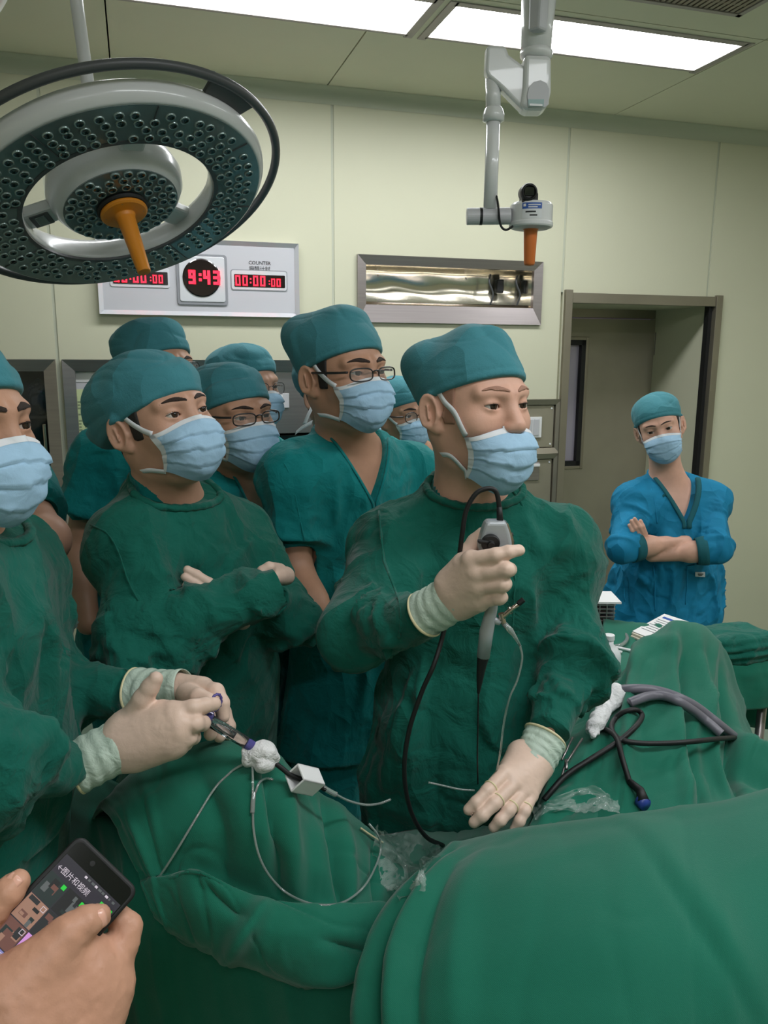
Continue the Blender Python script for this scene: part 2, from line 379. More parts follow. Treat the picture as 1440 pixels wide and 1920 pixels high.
MB().wbox(dl - .1, dl + .03, -rec - .05, -.02, 0, DZ + .3).build('recess_side', 'wall_paint', rw)
lz = wall(1150, 596, -rec)[1]
MB().wbox(dl - .1, dr + .1, -rec - .05, -.02, DZ - .05, DZ + .3).build('recess_soffit', 'wall_paint', rw)
MB().wbox(dl - .1, dr + .1, -rec - .05, -rec + .0, lz + .0, DZ).build('recess_head', 'steel_dark', rw)
lu1 = wall(1222, 700, -rec)[0]; lu0 = lu1 - .88
wr = (wall(1098, 640, -rec)[0], wall(1103, 872, -rec)[1], wall(1098, 638, -rec)[1])      # right edge, bottom, top of the door window
wl = wr[0] - .30
mb = MB(); DF = -rec + .002
mb.wbox(lu0, wl, DF - .05, DF, 0.01, lz - .008).wbox(wr[0], lu1, DF - .05, DF, 0.01, lz - .008).wbox(wl, wr[0], DF - .05, DF, 0.01, wr[1]).wbox(wl, wr[0], DF - .05, DF, wr[2], lz - .008)
leaf = mb.build('door_leaf', 'steel_door', d1)
for q in ((wl, wl + .028, wr[1], wr[2]), (wr[0] - .028, wr[0], wr[1], wr[2]), (wl, wr[0], wr[1], wr[1] + .03), (wl, wr[0], wr[2] - .03, wr[2])):
    MB().wbox(q[0], q[1], DF - .04, DF + .006, q[2], q[3]).build('window_gasket', 'black_rubber', leaf)
for q in ((wl - .02, wl, wr[1] - .02, wr[2] + .02), (wr[0], wr[0] + .02, wr[1] - .02, wr[2] + .02), (wl, wr[0], wr[1] - .02, wr[1]), (wl, wr[0], wr[2], wr[2] + .02)):
    MB().wbox(q[0], q[1], DF - .01, DF + .008, q[2], q[3]).build('window_trim', 'steel_dark', leaf, bevel=.003)
MB().wbox(wl + .02, wr[0] - .02, DF - .032, DF - .026, wr[1] + .02, wr[2] - .02).build('pane', 'window_glass', leaf)
MB().wbox(lu1 + .004, lu1 + .02, -rec, -rec + .012, .01, lz).build('jamb', 'steel_dark', d1)
MB().tube([W(lu1 + .006, -rec + .012, 1.72), W(lu1 + .006, -rec + .012, 1.86)], .008, 12).build('hinge', 'steel', d1, smooth=True)
# the corridor behind the door's window
MB_c = MB().wbox(lu0 - 1, dr + .6, -1.58, -1.5, 0, CEIL)
structure(MB_c.build('wall_corridor', mat('corridor_paint', (190, 180, 196), 0.6)))
e = empty('corridor_sink', W(wl + .1, -1.30, 0.0), 'grey basin unit seen through the window of the door', 'sink unit')
MB().wbox(wl - .3, wr[0] + .4, -1.48, -1.1, 0, wr[1] + .10).build('counter', 'ink_grey', e, bevel=.01)
MB().wbox(wl - .3, wr[0] + .4, -1.48, -1.44, wr[1] + .10, wr[1] + .26).build('splash_back', 'lamp_grey', e)
MB().tube(spline([W(wl + .18, -1.4, wr[1] + .1), W(wl + .18, -1.4, wr[1] + .33), W(wl + .21, -1.35, wr[1] + .37), W(wl + .25, -1.28, wr[1] + .34)]), .009, 8).build('tap', 'chrome', e, smooth=True)
mat('corridor_tube', (250, 245, 250), .5, emit=(250, 240, 250), estr=5.0)
structure(MB().wbox(lu0 - 1, dr + .6, -1.6, -rec - .05, CEIL - .02, CEIL + .13).build('ceiling_corridor', 'ceiling_paint'))
e = empty('corridor_light', W(wl + .2, -1.0, CEIL - .06), 'strip light in the corridor behind the door', 'ceiling light')
MB().wbox(wl - .3, wl + .7, -1.08, -.92, CEIL - .06, CEIL - .025).build('diffuser', 'corridor_tube', e)

# ------------------------------------------------------------------ recessed steel viewer box
def wframe(e, u0, u1, z0, z1, w, wb, o0, o1, m, inner_o=None):
    """a frame of four mitred steel bars on the wall"""
    io = o0 if inner_o is None else inner_o
    O = [(u0, z0), (u1, z0), (u1, z1), (u0, z1)]; I = [(u0 + w, z0 + wb), (u1 - w, z0 + wb), (u1 - w, z1 - w), (u0 + w, z1 - w)]
    for k in range(4):
        a, b = O[k], O[(k + 1) % 4]; c, d = I[(k + 1) % 4], I[k]
        v = [W(a[0], o1, a[1]), W(b[0], o1, b[1]), W(c[0], o1 * .4, c[1]), W(d[0], o1 * .4, d[1])] + [W(a[0], -.005, a[1]), W(b[0], -.005, b[1]), W(c[0], io, c[1]), W(d[0], io, d[1])]
        mk('frame_bar', v, [(0, 1, 2, 3), (7, 6, 5, 4), (0, 4, 5, 1), (1, 5, 6, 2), (2, 6, 7, 3), (3, 7, 4, 0)], m, e)
e = empty('steel_light_box', W((XR[0] + XR[1]) / 2, 0, XR[2]), 'recessed wall box with brushed steel frame and wavy mirror lining', 'wall box')
wframe(e, *XR, .045, .085, -.02, .018, 'steel')
a, b, c, d = XR[0] + .045, XR[1] - .045, XR[2] + .085, XR[3] - .045
prof = [(-.02, d), (-.10, d - .01), (-.13, d - .05), (-.14, (c + d) / 2), (-.13, c + .05), (-.10, c + .01), (-.02, c)]
prof = spline([(p[0], 0, p[1]) for p in prof], 4)
us = np.linspace(a, b, 40); n_ = len(prof)
wv = lambda u, z: .0022 * math.sin(u * 9 + 3 * math.sin(u * 4)) * math.sin((z - c) * 30) + .0012 * math.sin(u * 23 + z * 40)
vv = [W(u, p[0] + wv(u, p[2]), p[2]) for u in us for p in prof]
mk('mirror_lining', vv, [(i * n_ + j, i * n_ + j + 1, (i + 1) * n_ + j + 1, (i + 1) * n_ + j) for i in range(39) for j in range(n_ - 1)], 'mirror_steel', e, smooth=True)
for u in (a, b): mk('end_plate', [W(u, -.14, c), W(u, -.02, c), W(u, -.02, d), W(u, -.14, d)], [(0, 1, 2, 3)], 'mirror_steel', e)
MB().tube([W(a, -.05, c + .012), W(b, -.05, c + .012)], .006, 10).build('lamp_rail', 'chrome', e, smooth=True)
for f_ in (.76, .93):
    u = a + (b - a) * f_
    MB().tube(spline([W(u, -.06, c + .01), W(u + .012, -.045, c + .07), W(u - .012, -.045, c + .13), W(u, -.06, d - .02)]), .005, 8).build('wire', 'lamp_grey', e, smooth=True)
    MB().wbox(u + .05, u + .09, -.12, -.08, c + .08, c + .15).build('lamp_holder', 'black_plastic', e, bevel=.006)
for u in (a + .1, a + (b - a) * .64):
    for z in (c + .03, d - .04): MB().lathe(W(u, -.125, z), WN, [(.004, 0), (.004, .006)], 10).build('rivet', 'steel', e)
# ------------------------------------------------------------------ lettering
def text_geo(s, size):
    c = bpy.data.curves.new('t', 'FONT'); c.body = s; c.size = size; c.align_x = 'CENTER'; c.align_y = 'CENTER'; c.resolution_u = 2
    o = bpy.data.objects.new('t', c); COL.objects.link(o); dg = bpy.context.evaluated_depsgraph_get(); dg.update()
    me = bpy.data.meshes.new_from_object(o.evaluated_get(dg))
    v = [tuple(q.co) for q in me.vertices]; f = [tuple(p.vertices) for p in me.polygons]
    bpy.data.objects.remove(o); bpy.data.curves.remove(c); bpy.data.meshes.remove(me); return v, f
def text_on(name, s, size, at, ax, ay, m, parent, eps=0.0008):
    v, f = text_geo(s, size); at = np.asarray(at, float); ax = np.asarray(ax); ay = np.asarray(ay); nz = np.cross(ax, ay)
    return mk(name, [at + ax * q[0] + ay * q[1] + nz * eps for q in v], f, m, parent)
SEGS = {'0': 'abcdef', '1': 'bc', '2': 'abged', '3': 'abgcd', '4': 'fgbc', '5': 'afgcd', '6': 'afgedc', '7': 'abc', '8': 'abcdefg', '9': 'abcdfg'}
def seven(parent, s, at, ax, ay, h, m='led_red', th=.16):
    nz = np.cross(ax, ay); x = 0.0; w = h * .5; adv = h * .72; items = []
    for ch in s:
        if ch == ':': items.append((ch, x)); x += h * .34
        else: items.append((ch, x)); x += adv
    tot = x - (adv - w); t = h * th
    for ch, x0 in items:
        mb = MB(); o = lambda u, v: np.asarray(at) + ax * (x0 + u - tot / 2) + ay * v + nz * .002
        def bar(u0, v0, u1, v1): mb.box((o(u0, v0) + o(u1, v1)) / 2, abs(u1 - u0), abs(v1 - v0), .002, (ax, ay, nz))
        if ch == ':':
            for v in (.18, -.18): bar(h * .02, h * v - t / 2, h * .02 + t, h * v + t / 2)
        else:
            e = {'a': (0, h / 2 - t, w, h / 2), 'g': (0, -t / 2, w, t / 2), 'd': (0, -h / 2, w, -h / 2 + t), 'f': (0, 0, t, h / 2), 'b': (w - t, 0, w, h / 2), 'e': (0, -h / 2, t, 0), 'c': (w - t, -h / 2, w, 0)}
            for k in SEGS[ch]: bar(*e[k])
        mb.build('digit' if ch != ':' else 'colon', m, parent)
ZU = V(0, 0, 1)
def wrect(x0, y0, x1, y1, off=0):               # wall rectangle from two pixel corners
    a, b = wall(x0, y0, off), wall(x1, y1, off); return min(a[0], b[0]), max(a[0], b[0]), min(a[1], b[1]), max(a[1], b[1])
def rrect(u0, u1, z0, z1, r, n=5):
    pts = []
    for cu_, cz, a0 in ((u1 - r, z1 - r, 0), (u0 + r, z1 - r, 90), (u0 + r, z0 + r, 180), (u1 - r, z0 + r, 270)):
        for k in range(n + 1):
            a = math.radians(a0 + 90 * k / n); pts.append((cu_ + r * math.cos(a), cz + r * math.sin(a)))
    return pts
def wplate(name, q, r, o0, o1, m, parent, **k):
    return MB().prism([W(u, o0, z) for u, z in rrect(*q, r)], WN * (o1 - o0)).build(name, m, parent, **k)

# ------------------------------------------------------------------ wall clock and timer panel
CK = (wall(187, 583)[0], wall(559, 595)[0], wall(560, 596)[1], wall(557, 459)[1])
e = empty('timer_panel', W((CK[0] + CK[1]) / 2, 0, CK[2]), 'grey wall timer panel with red digital clock and counters', 'wall clock')
MB().wbox(CK[0] + .01, CK[1] - .01, .001, .022, CK[2] + .01, CK[3] - .01).build('face_plate', 'clock_face', e)
wframe(e, *CK, .026, .026, .0, .04, 'clock_frame', .022)
q = wrect(329, 474, 428, 573, .03); wplate('clock_surround', q, .014, .022, .030, 'clock_grey', e, bevel=.002)
q2 = (q[0] + .012, q[1] - .012, q[2] + .014, q[3] - .012); wplate('clock_bezel', q2, .01, .030, .034, 'clock_frame', e, bevel=.002)
cc = wall(378, 521, .035); MB().lathe(W(cc[0], .034, cc[1]), WN, [(.085, 0), (.085, .004), (.08, .006), (0.001, .006)], 48).build('clock_dial', 'clock_dark', e, smooth=False)
seven(e, '9:43', W(cc[0] + .012, .041, cc[1] + .002), WU, ZU, .062, th=.2)
q = wrect(434, 506, 538, 545, .03); wplate('counter_surround', (q[0] - .004, q[1] + .004, q[2] - .004, q[3] + .004), .012, .022, .0245, 'clock_grey', e); wplate('counter_bezel', q, .010, .022, .026, 'clock_frame', e)
q3 = (q[0] + .012, q[1] - .008, q[2] + .012, q[3] - .018); wplate('counter_window', q3, .004, .026, .028, 'clock_dark', e)
ctr = ((q3[0] + q3[1]) / 2, (q3[2] + q3[3]) / 2); hh = (q3[3] - q3[2]) * .82
seven(e, '00:00', W(ctr[0] - .045, .029, ctr[1]), WU, ZU, hh, th=.14); seven(e, ':00', W(q3[1] - .05, .029, ctr[1] - hh * .12), WU, ZU, hh * .78, th=.14)
tx = wall(487, 495, .024); text_on('lettering', 'COUNTER', .022, W(tx[0], .023, tx[1] + .004), WU, ZU, 'ink_black', e)
tx = wall(487, 503, .024); text_on('lettering', '麻醉计时', .025, W(tx[0], .023, tx[1] - .004), WU, ZU, 'ink_black', e)
dx = q[1] - q[0]; cl = wall(318, 522, .03)[0]
ql = (cl - dx, cl, q[2] - .002, q[3] - .002); wplate('counter_bezel', ql, .010, .022, .026, 'clock_frame', e)
q3 = (ql[0] + .012, ql[1] - .008, ql[2] + .012, ql[3] - .018); wplate('counter_window', q3, .004, .026, .028, 'clock_dark', e)
seven(e, '00:00', W((q3[0] + q3[1]) / 2 - .045, .029, ctr[1]), WU, ZU, hh, th=.14); seven(e, ':00', W(q3[1] - .05, .029, ctr[1] - hh * .12), WU, ZU, hh * .78, th=.14)

# ------------------------------------------------------------------ built-in steel cabinets
e = empty('glass_cabinet', W(CA[1] - .5, 0, CA[2]), 'steel framed wall cabinet with dark glass behind the foreground assistant', 'cabinet')
wframe(e, *CA, .052, .052, -.02, .02, 'steel')
MB().wbox(CA[0] + .02, CA[1] - .02, -.255, -.24, CA[2] + .02, CA[3] - .02).build('back_panel', 'dark_void', e)
MB().wbox(CA[0] + .04, CA[1] - .052, -.03, -.024, CA[2] + .04, CA[3] - .04).build('glass_door', 'cabinet_glass', e)
for i, z in enumerate((.85, 1.15, 1.42)): MB().wbox(CA[0] + .04, CA[1] - .04, -.23, -.06, z, z + .012).build('shelf', 'steel', e)
MB().wbox(CA[1] - .075, CA[1] - .06, -.024, .004, 1.2, 1.4).build('handle', 'chrome', e, bevel=.004)
e = empty('notice_cabinet', W((CB[0] + CB[1]) / 2, 0, CB[2]), 'steel framed wall cabinet with notices and brushed metal door', 'cabinet')
wframe(e, *CB, .052, .052, -.02, .02, 'steel')
MB().wbox(CB[0] + .02, CB[1] - .02, -.255, -.24, CB[2] + .02, CB[3] - .02).build('back_panel', 'dark_void', e)
um = wall(399, 760)[0]
MB().wbox(CB[0] + .04, um - .004, -.035, -.022, CB[2] + .04, CB[3] - .045).build('notice_board', 'plastic_grey', e, bevel=.002)
MB().wbox(um + .002, CB[1] - .04, -.035, -.018, wall(500, 818)[1] + .01, CB[3] - .05).build('door', 'steel', e, bevel=.003)
MB().wbox(um + .002, CB[1] - .04, -.06, -.03, CB[2] + .04, wall(500, 818)[1]).build('drawer', 'glass_dark', e, bevel=.003)
q = wrect(513, 738, 543, 765); sp = MB().wbox(q[0], q[1], -.018, -.008, q[2], q[3]).build('socket_plate', 'plastic_grey', e, bevel=.002)
for dz in (.2, -.2):
    z = (q[2] + q[3]) / 2 + dz * (q[3] - q[2]); MB().wbox((q[0] + q[1]) / 2 - .014, (q[0] + q[1]) / 2 + .006, -.008, -.004, z - .012, z + .012).build('socket', 'white_plastic', sp, bevel=.001)
    MB().wbox((q[0] + q[1]) / 2 - .008, (q[0] + q[1]) / 2, -.004, -.003, z - .004, z + .004).build('socket_hole', 'ink_black', sp)
def notice(x0, y0, x1, y1, label, m='paper_green', lines=10, cols=4, hdr=True, group='printed notices on the steel cabinet'):
    q = wrect(x0, y0, x1, y1, -.02); e = empty('notice', W((q[0] + q[1]) / 2, -.022, q[2]), label, 'notice', group)
    MB().wbox(q[0], q[1], -.0215, -.0195, q[2], q[3]).build('sheet', m, e)
    w, h = q[1] - q[0], q[3] - q[2]; mb = MB(); rnd = random.Random(3)
    for c in range(cols):
        for r in range(lines):
            if rnd.random() < .25: continue
            a = q[0] + w * (.08 + .86 * c / cols); z = q[3] - h * (.1 + .84 * r / lines)
            mb.wbox(a, a + w * .86 / cols * rnd.uniform(.4, .85), -.0195, -.0192, z - h * .25 / lines, z + h * .2 / lines)
    mb.build('print', 'paper_ink', e)
notice(128, 730, 205, 960, 'pale green printed notice with columns at the left end of the cabinet', lines=34, cols=5)
notice(300, 694, 396, 745, 'pale green printed sheet between two caps in the cabinet', lines=12, cols=7)
notice(139, 697, 190, 716, 'plain white label strip above the left green notice', 'paper_white', 0, 0)
e = empty('switch_cabinet', W((CR[0] + CR[1]) / 2, 0, CR[2]), 'steel framed double panel with switch plate beside the door', 'cabinet')
zmid = wall(1020, 850)[1]
wframe(e, CR[0], CR[1], zmid, CR[3], .03, .03, -.02, .016, 'steel_dark'); wframe(e, CR[0], CR[1], CR[2], zmid, .03, .03, -.02, .016, 'steel_dark')
for z0, z1 in ((zmid + .03, CR[3] - .03), (CR[2] + .03, zmid - .03)):
    MB().wbox(CR[0] + .025, CR[1] - .034, -.022, -.006, z0 + .003, z1 - .003).build('panel', 'steel_door', e, bevel=.002)
    for z in (z0 + .02, z1 - .02): MB().lathe(W(CR[1] - .05, -.006, z), WN, [(.006, 0), (.005, .003), (.001, .004)], 12).build('screw', 'white_plastic', e)
q = wrect(989, 782, 1014, 820); sp = MB().wbox(q[0] - .06, q[1], -.006, .006, q[2], q[3]).build('switch_plate', 'white_plastic', e, bevel=.002)
for k in range(3): MB().wbox(q[0] - .045 + k * .04, q[0] - .012 + k * .04, .006, .011, q[2] + .012, q[3] - .012).build('rocker', 'plastic_grey', sp, bevel=.002)
q = wrect(970, 868, 1010, 900); sp = MB().wbox(q[0], q[1], -.006, .004, q[2], q[3]).build('socket_plate', 'steel', e, bevel=.002)
MB().wbox(q[0], q[1] - .005, .0, .02, q[3] - .022, q[3] - .006).build('socket_lid', 'white_plastic', sp, bevel=.002)
e = empty('wall_socket', W(*[wall(745, 790)[0], 0, wall(745, 815)[1]]), 'beige wall socket plate with green strip behind the bespectacled observer', 'socket')
q = wrect(728, 772, 762, 822); MB().wbox(q[0], q[1], .0, .012, q[2], q[3]).build('plate', 'joint_strip', e, bevel=.002)
MB().wbox(q[0] + .02, q[1] - .01, .012, .014, q[3] - .03, q[3] - .008).build('green_strip', mat('strip_green', (20, 70, 50), .5), e)
MB().wbox(q[0] + .03, q[1] - .02, .012, .016, q[2] + .03, q[2] + .08).build('socket', 'white_plastic', e, bevel=.001)
MB().lathe(W((q[0] + q[1]) / 2 + .005, .016, q[2] + .055), WN, [(.007, 0), (.007, .001)], 12).build('socket_hole', 'ink_black', e)

# ------------------------------------------------------------------ ring surgical lamp
LC = V(-.6163, 1.9748, 2.0518); LN = nrm(V(.3491, -.3099, -.8844)); LB = -LN
la = nrm(np.cross(LN, ZU)); lb = np.cross(LN, la)
def LP(r, ang, h): return LC + LB * h + r * (la * math.cos(ang) + lb * math.sin(ang))
e = empty('surgical_lamp', LC + LB * .1, 'large white ring surgical lamp with many lenses and orange handle', 'surgical lamp')
LAMP = e
def arc(r0, r1, h0, h1, n=6, bow=1): return [(r0 + (r1 - r0) * math.sin(t), h0 + (h1 - h0) * (1 - math.cos(t))) for t in np.linspace(0, math.pi / 2, n)]
prof = [(.332, .002), (.340, .006), (.350, .018), (.354, .032), (.348, .05), (.33, .066), (.30, .075), (.26, .075), (.235, .068), (.222, .05), (.217, .028), (.217, .012), (.222, .002), (.224, .004)]
MB().lathe(LC, LB, prof + [(.332, .004)], 96, closed=True).build('ring_housing', 'lamp_white', e, smooth=True)
MB().lathe(LC, LB, [(.334, .002), (.223, .002), (.223, .010), (.334, .010)], 96, closed=True).build('ring_face', 'lamp_face', e)
MB().lathe(LC, LB, [(.231, .0005), (.221, .0005), (.217, .02), (.224, .02)], 96, closed=True).build('inner_rim', 'lamp_grey', e)
MB().lathe(LC, LB, [(.13, .004), (.140, .01), (.153, .03), (.158, .055), (.150, .085), (.12, .11), (.06, .125), (.001, .128)], 72, capa=False, capb=False).build('hub_housing', 'lamp_white', e, smooth=True)
MB().lathe(LC, LB, [(.001, .003), (.1325, .003), (.1325, .012)], 72, capa=False, capb=False).build('hub_face', 'lamp_face', e)
lens = MB().lathe((0, 0, 0), (0, 0, 1), [(.0112, -.003), (.0112, .0012), (.0100, .003), (.0080, .0015)], 14, capa=False, capb=False)
nr = len(lens.f); lens.lathe((0, 0, 0), (0, 0, 1), [(.0081, .0012), (.0060, .0002), (.003, -.001)], 14, capa=False)
lm = rawmesh('lens', lens.v, lens.f, True); lm.materials.append(MATS['lens_glass']); lm.materials.append(MATS['lens_core'])
for p in lm.polygons: p.material_index = 0 if p.index < nr else 1
rows = [(.2375, 42, 0), (.2600, 46, .5), (.2830, 50, .2), (.3060, 54, .7)]
def put_lens(r, a):
    o = bpy.data.objects.new('lens', lm); COL.objects.link(o); o.parent = LAMP
    o.matrix_local = Matrix.Translation(Vector(LP(r, a, .001) - ORG[LAMP.name])) @ Vector(LN).to_track_quat('Z', 'Y').to_matrix().to_4x4()
rl = random.Random(5)
for r, n, ph in rows:
    for k in range(n):
        if rl.random() < .05: continue
        put_lens(r + rl.uniform(-.003, .003), 2 * math.pi * (k + ph + rl.uniform(-.12, .12)) / n)
for r, n, ph in ((.074, 15, 0), (.097, 20, .4), (.119, 25, .1)):
    for k in range(n):
        if rl.random() < .06: continue
        put_lens(r, 2 * math.pi * (k + ph + rl.uniform(-.1, .1)) / n)
for k in range(8):                               # seams between the segments of the face
    a = 2 * math.pi * (k + .3) / 8; d = LP(1, a, 0) - LC; t_ = np.cross(LN, d)
    MB().box(LC + d * .278 + LN * -.0006, .108, .0016, .002, (d, t_, LN)).build('segment_seam', 'lamp_grey', e)
# arms between hub and ring; the one on the left carries a dark switch
aL = math.atan2((P(75, 395, 1.97) - LC) @ lb, (P(75, 395, 1.97) - LC) @ la)
for k in range(3):
    a = aL + k * 2 * math.pi / 3; d = LP(1, a, 0) - LC; t_ = np.cross(LN, d)
    ar = MB().box(LC + LB * .05 + d * .19, .11, .058, .03, (d, t_, LN)).build('spoke', 'lamp_white', e, bevel=.008)
    if k == 0:
        MB().box(LC + LB * .034 + d * .185, .045, .046, .004, (d, t_, LN)).build('switch_recess', 'lamp_grey', ar, bevel=.003, seg=3)
        MB().box(LC + LB * .032 + d * .185, .024, .034, .004, (d, t_, LN)).build('switch', 'lamp_face', ar, bevel=.003, seg=3)
# handle
MB().lathe(LC, LN, [(.001, -.002), (.058, -.002), (.060, .004), (.056, .010)], 48).build('handle_socket', 'black_rubber', e, smooth=False, bevel=.001)
hd = MB().lathe(LC, LN, [(.001, .010), (.054, .010), (.055, .016), (.050, .020), (.024, .022), (.0215, .030), (.020, .06), (.0155, .165), (.0150, .170), (.001, .171)], 40, capa=False, capb=False).build('handle', 'orange_plastic', e, smooth=False, bevel=.0015)
for k in range(4):
    a = .6 + k * math.pi / 2; c_ = LP(.042, a, -.019); MB().lathe(c_, LN, [(.003, 0), (.003, .0015)], 10).build('screw', 'ink_grey', hd)
# dark grip ring around the lamp
tt = np.linspace(0, 2 * math.pi, 121)
gr = mk('grip_ring', *(lambda mb: (mb.v, mb.f))(MB().lathe(LC + LB * .045, LB, [(.392 + .0105 * math.cos(t), .0105 * math.sin(t)) for t in np.linspace(0, 2 * math.pi, 12, endpoint=False)], 120, closed=True)), 'lamp_grey', e, smooth=True)
aB = 4.45
for k in range(3):
    a = aB + k * 2 * math.pi / 3; d = LP(1, a, 0) - LC; t_ = np.cross(LN, d); q0, q1 = LC + LB * .04 + d * .33, LC + LB * .045 + d * .392
    v = [q0 - t_ * .055, q0 + t_ * .055, q1 + t_ * .075, q1 - t_ * .075]
    MB().prism(v, LB * .012).build('grip_bracket', 'lamp_grey', e, bevel=.003)
# suspension arm
ya = P(170, 195, 2.12); yb = P(139, -30, 2.14); yc = yb + (yb - ya) * 2.0; yc = ya + (yb - ya) * ((CEIL - ya[2]) / (yb - ya)[2]) if yb[2] > ya[2] else yc
MB().tube([LC + LB * .10, LC + LB * .17 + V(0, .02, .03), ya], [.03, .028, .02], 20).build('yoke', 'lamp_white', e, smooth=True)
MB().tube([ya + (ya - yb) * .02, yc], [.0155, .0155], 24).build('suspension_pole', 'lamp_white', e, smooth=True)
MB().lathe(V(yc[0], yc[1], CEIL - .05), ZU, [(.09, .05), (.09, .02), (.05, 0)], 40).build('ceiling_rose', 'lamp_white', e, smooth=False, bevel=.004)
# neighbouring lamp head, only its edge reaches into the frame
c2 = P(-190, -70, 1.85); n2 = nrm(V(.5, -.3, -.8))
e = empty('surgical_lamp', c2, 'white lamp head edge cut by the top left corner of the frame', 'surgical lamp')
e.name = 'surgical_lamp_satellite'; ORG[e.name] = np.asarray(c2)
MB().lathe(c2, -n2, [(.001, 0), (.225, 0), (.25, .012), (.26, .035), (.24, .07), (.1, .1), (.001, .1)], 72, capa=False, capb=False).build('housing', 'lamp_white', e, smooth=True)
MB().lathe(c2, n2, [(.21, -.004), (.21, .004), (.001, .004)], 60, capa=False, capb=False).build('face', 'lens_glass', e)
MB().tube([c2 - n2 * .08, V(c2[0] - .1, c2[1] + .1, CEIL)], .02, 16).build('suspension_pole', 'lamp_white', e, smooth=True)

# ------------------------------------------------------------------ camera arm on the right
YA = 2.15
def mpp(x, y, Y): return ((P(x, y, Y) - CP) @ FW) / F
def A(x, y, d=0.0): return P(x, y, YA + d)
m_ = mpp(960, 250, YA)
e = empty('camera_arm', A(996, 500), 'white jointed ceiling arm with small camera and orange handle', 'camera arm')
top = A(1009, 0); tl = A(1011, -60); tc = tl + (tl - top) * ((CEIL - tl[2]) / max(.05, (tl - top)[2]))
MB().tube([A(1004, 108), A(1007, 50), A(1011, -10), A(1016, -110)], [27 * m_, 29 * m_, 32 * m_, 33 * m_], 28).build('upper_arm', 'white_enamel', e, smooth=True)
MB().tube([A(1008, 60, -.045), A(1013, -40, -.05)], [18 * m_, 20 * m_], 4).build('arm_cover', 'plastic_grey', e, bevel=.006)
MB().lathe(A(1005, 112), nrm(A(1007, 50) - A(1004, 108)), [(24 * m_, 0), (29.5 * m_, 4 * m_), (30 * m_, 12 * m_), (27 * m_, 17 * m_)], 36).build('collar', 'white_enamel', e, smooth=True)
u_ = nrm(A(1005, 110) - A(1003, 215)); r_ = nrm(np.cross(u_, V(0, 1, 0))); f_ = np.cross(r_, u_)
pts = [A(979, 110), A(1029, 112), A(1029, 180), A(1023, 206), A(1012, 213), A(986, 213), A(972, 206), A(977, 170)]
MB().prism([p + f_ * -.035 for p in pts], f_ * .07).build('joint_block', 'white_enamel', e, bevel=.012, seg=4)
s_f = -1 if (f_ @ (CP - A(1000, 180))) < 0 else 1
g = [A(x, y) + f_ * (.036 * s_f) for x, y in ((985, 210), (983, 188), (987, 172), (996, 163), (1008, 160), (1019, 165), (1024, 176), (1023, 205), (1016, 210))]
pl = MB().prism(g, f_ * (.003 * s_f)).build('joint_plate', 'plastic_grey', e, bevel=.001)
g = [A(x, y) + f_ * (.0395 * s_f) for x, y in ((985, 209), (985, 196), (1014, 196), (1013, 209))]
MB().prism(g, f_ * (.002 * s_f)).build('indicator', 'pale_teal', pl)
g = [A(x, y) + f_ * (.0395 * s_f) for x, y in ((987, 208), (987, 204), (1011, 205), (1011, 209))]
MB().prism(g, f_ * (.004 * s_f)).build('lever', 'white_enamel', pl)
pts = [A(910, 96), A(913, 90), A(946, 91), A(952, 108), A(985, 132), A(980, 212), A(967, 200), A(940, 172), A(914, 150), A(908, 140)]
MB().prism([p + f_ * -.022 for p in pts], f_ * .044).build('link_arm', 'white_enamel', e, bevel=.012, seg=4)
MB().tube([A(924, 148), A(925, 212)], 14 * m_, 24).build('upper_tube', 'white_enamel', e, smooth=True)
MB().lathe(A(925, 229), ZU, [(15 * m_, 0), (20 * m_, 2 * m_), (20 * m_, 13 * m_), (17 * m_, 22 * m_), (14 * m_, 26 * m_)], 32).build('tube_collar', 'white_enamel', e, smooth=True)
MB().tube([A(925, 225), A(919, 392)], 13 * m_, 24).build('lower_tube', 'white_enamel', e, smooth=True)
MB().tube([A(875, 406), A(957, 405)], 15.5 * m_, 28).build('cross_tube', 'plastic_grey', e, smooth=False, bevel=.002)
MB().tube([A(899, 405.7), A(904, 405.7)], 16 * m_, 28).build('seal_ring', 'black_rubber', e)
hc = A(996, 404, .01)
MB().lathe(hc, ZU, [(.001, -23 * m_), (40 * m_, -23 * m_), (42 * m_, -20 * m_), (42 * m_, -14 * m_), (40.5 * m_, -13 * m_), (40.5 * m_, 17 * m_), (37 * m_, 22 * m_), (.001, 23 * m_)], 56, capa=False, capb=False).build('camera_head', 'white_enamel', e, smooth=False, bevel=.002)
MB().lathe(hc, ZU, [(.001, -25.5 * m_), (34 * m_, -25 * m_), (41 * m_, -21 * m_)], 56, capa=False, capb=False).build('head_base', 'plastic_grey', e, smooth=True)
MB().lathe(hc + ZU * (-22 * m_), -ZU, [(15 * m_, 0), (15 * m_, 4 * m_), (13.5 * m_, 5 * m_), (13 * m_, 10 * m_), (10.5 * m_, 66 * m_), (9 * m_, 70 * m_), (.001, 71 * m_)], 32, capb=False).build('handle', 'orange_red_plastic', e, smooth=True)
cb = MB().lathe(A(991, 361, -.03), nrm(V(.05, -1, -.05)), [(13 * m_, -.03), (16 * m_, -.024), (16.5 * m_, .004), (15 * m_, .012), (12 * m_, .014), (10 * m_, .008), (.001, .007)], 36, capb=False).build('camera', 'black_plastic', e, smooth=False, bevel=.001)
MB().box(A(991, 374, -.01), 30 * m_, .05, 18 * m_).build('camera_bracket', 'black_plastic', cb, bevel=.003)
MB().box(A(992, 359, -.037), 18 * m_, .01, 14 * m_).build('lens_window', 'glass_dark', cb, bevel=.001)
MB().tube(spline([A(931, 368, -.01), A(934, 385, -.03), A(938, 420, -.02), A(948, 431, -.02), A(962, 424, -.02)]), 2.2 * m_, 8).build('cable', 'black_rubber', e, smooth=True)
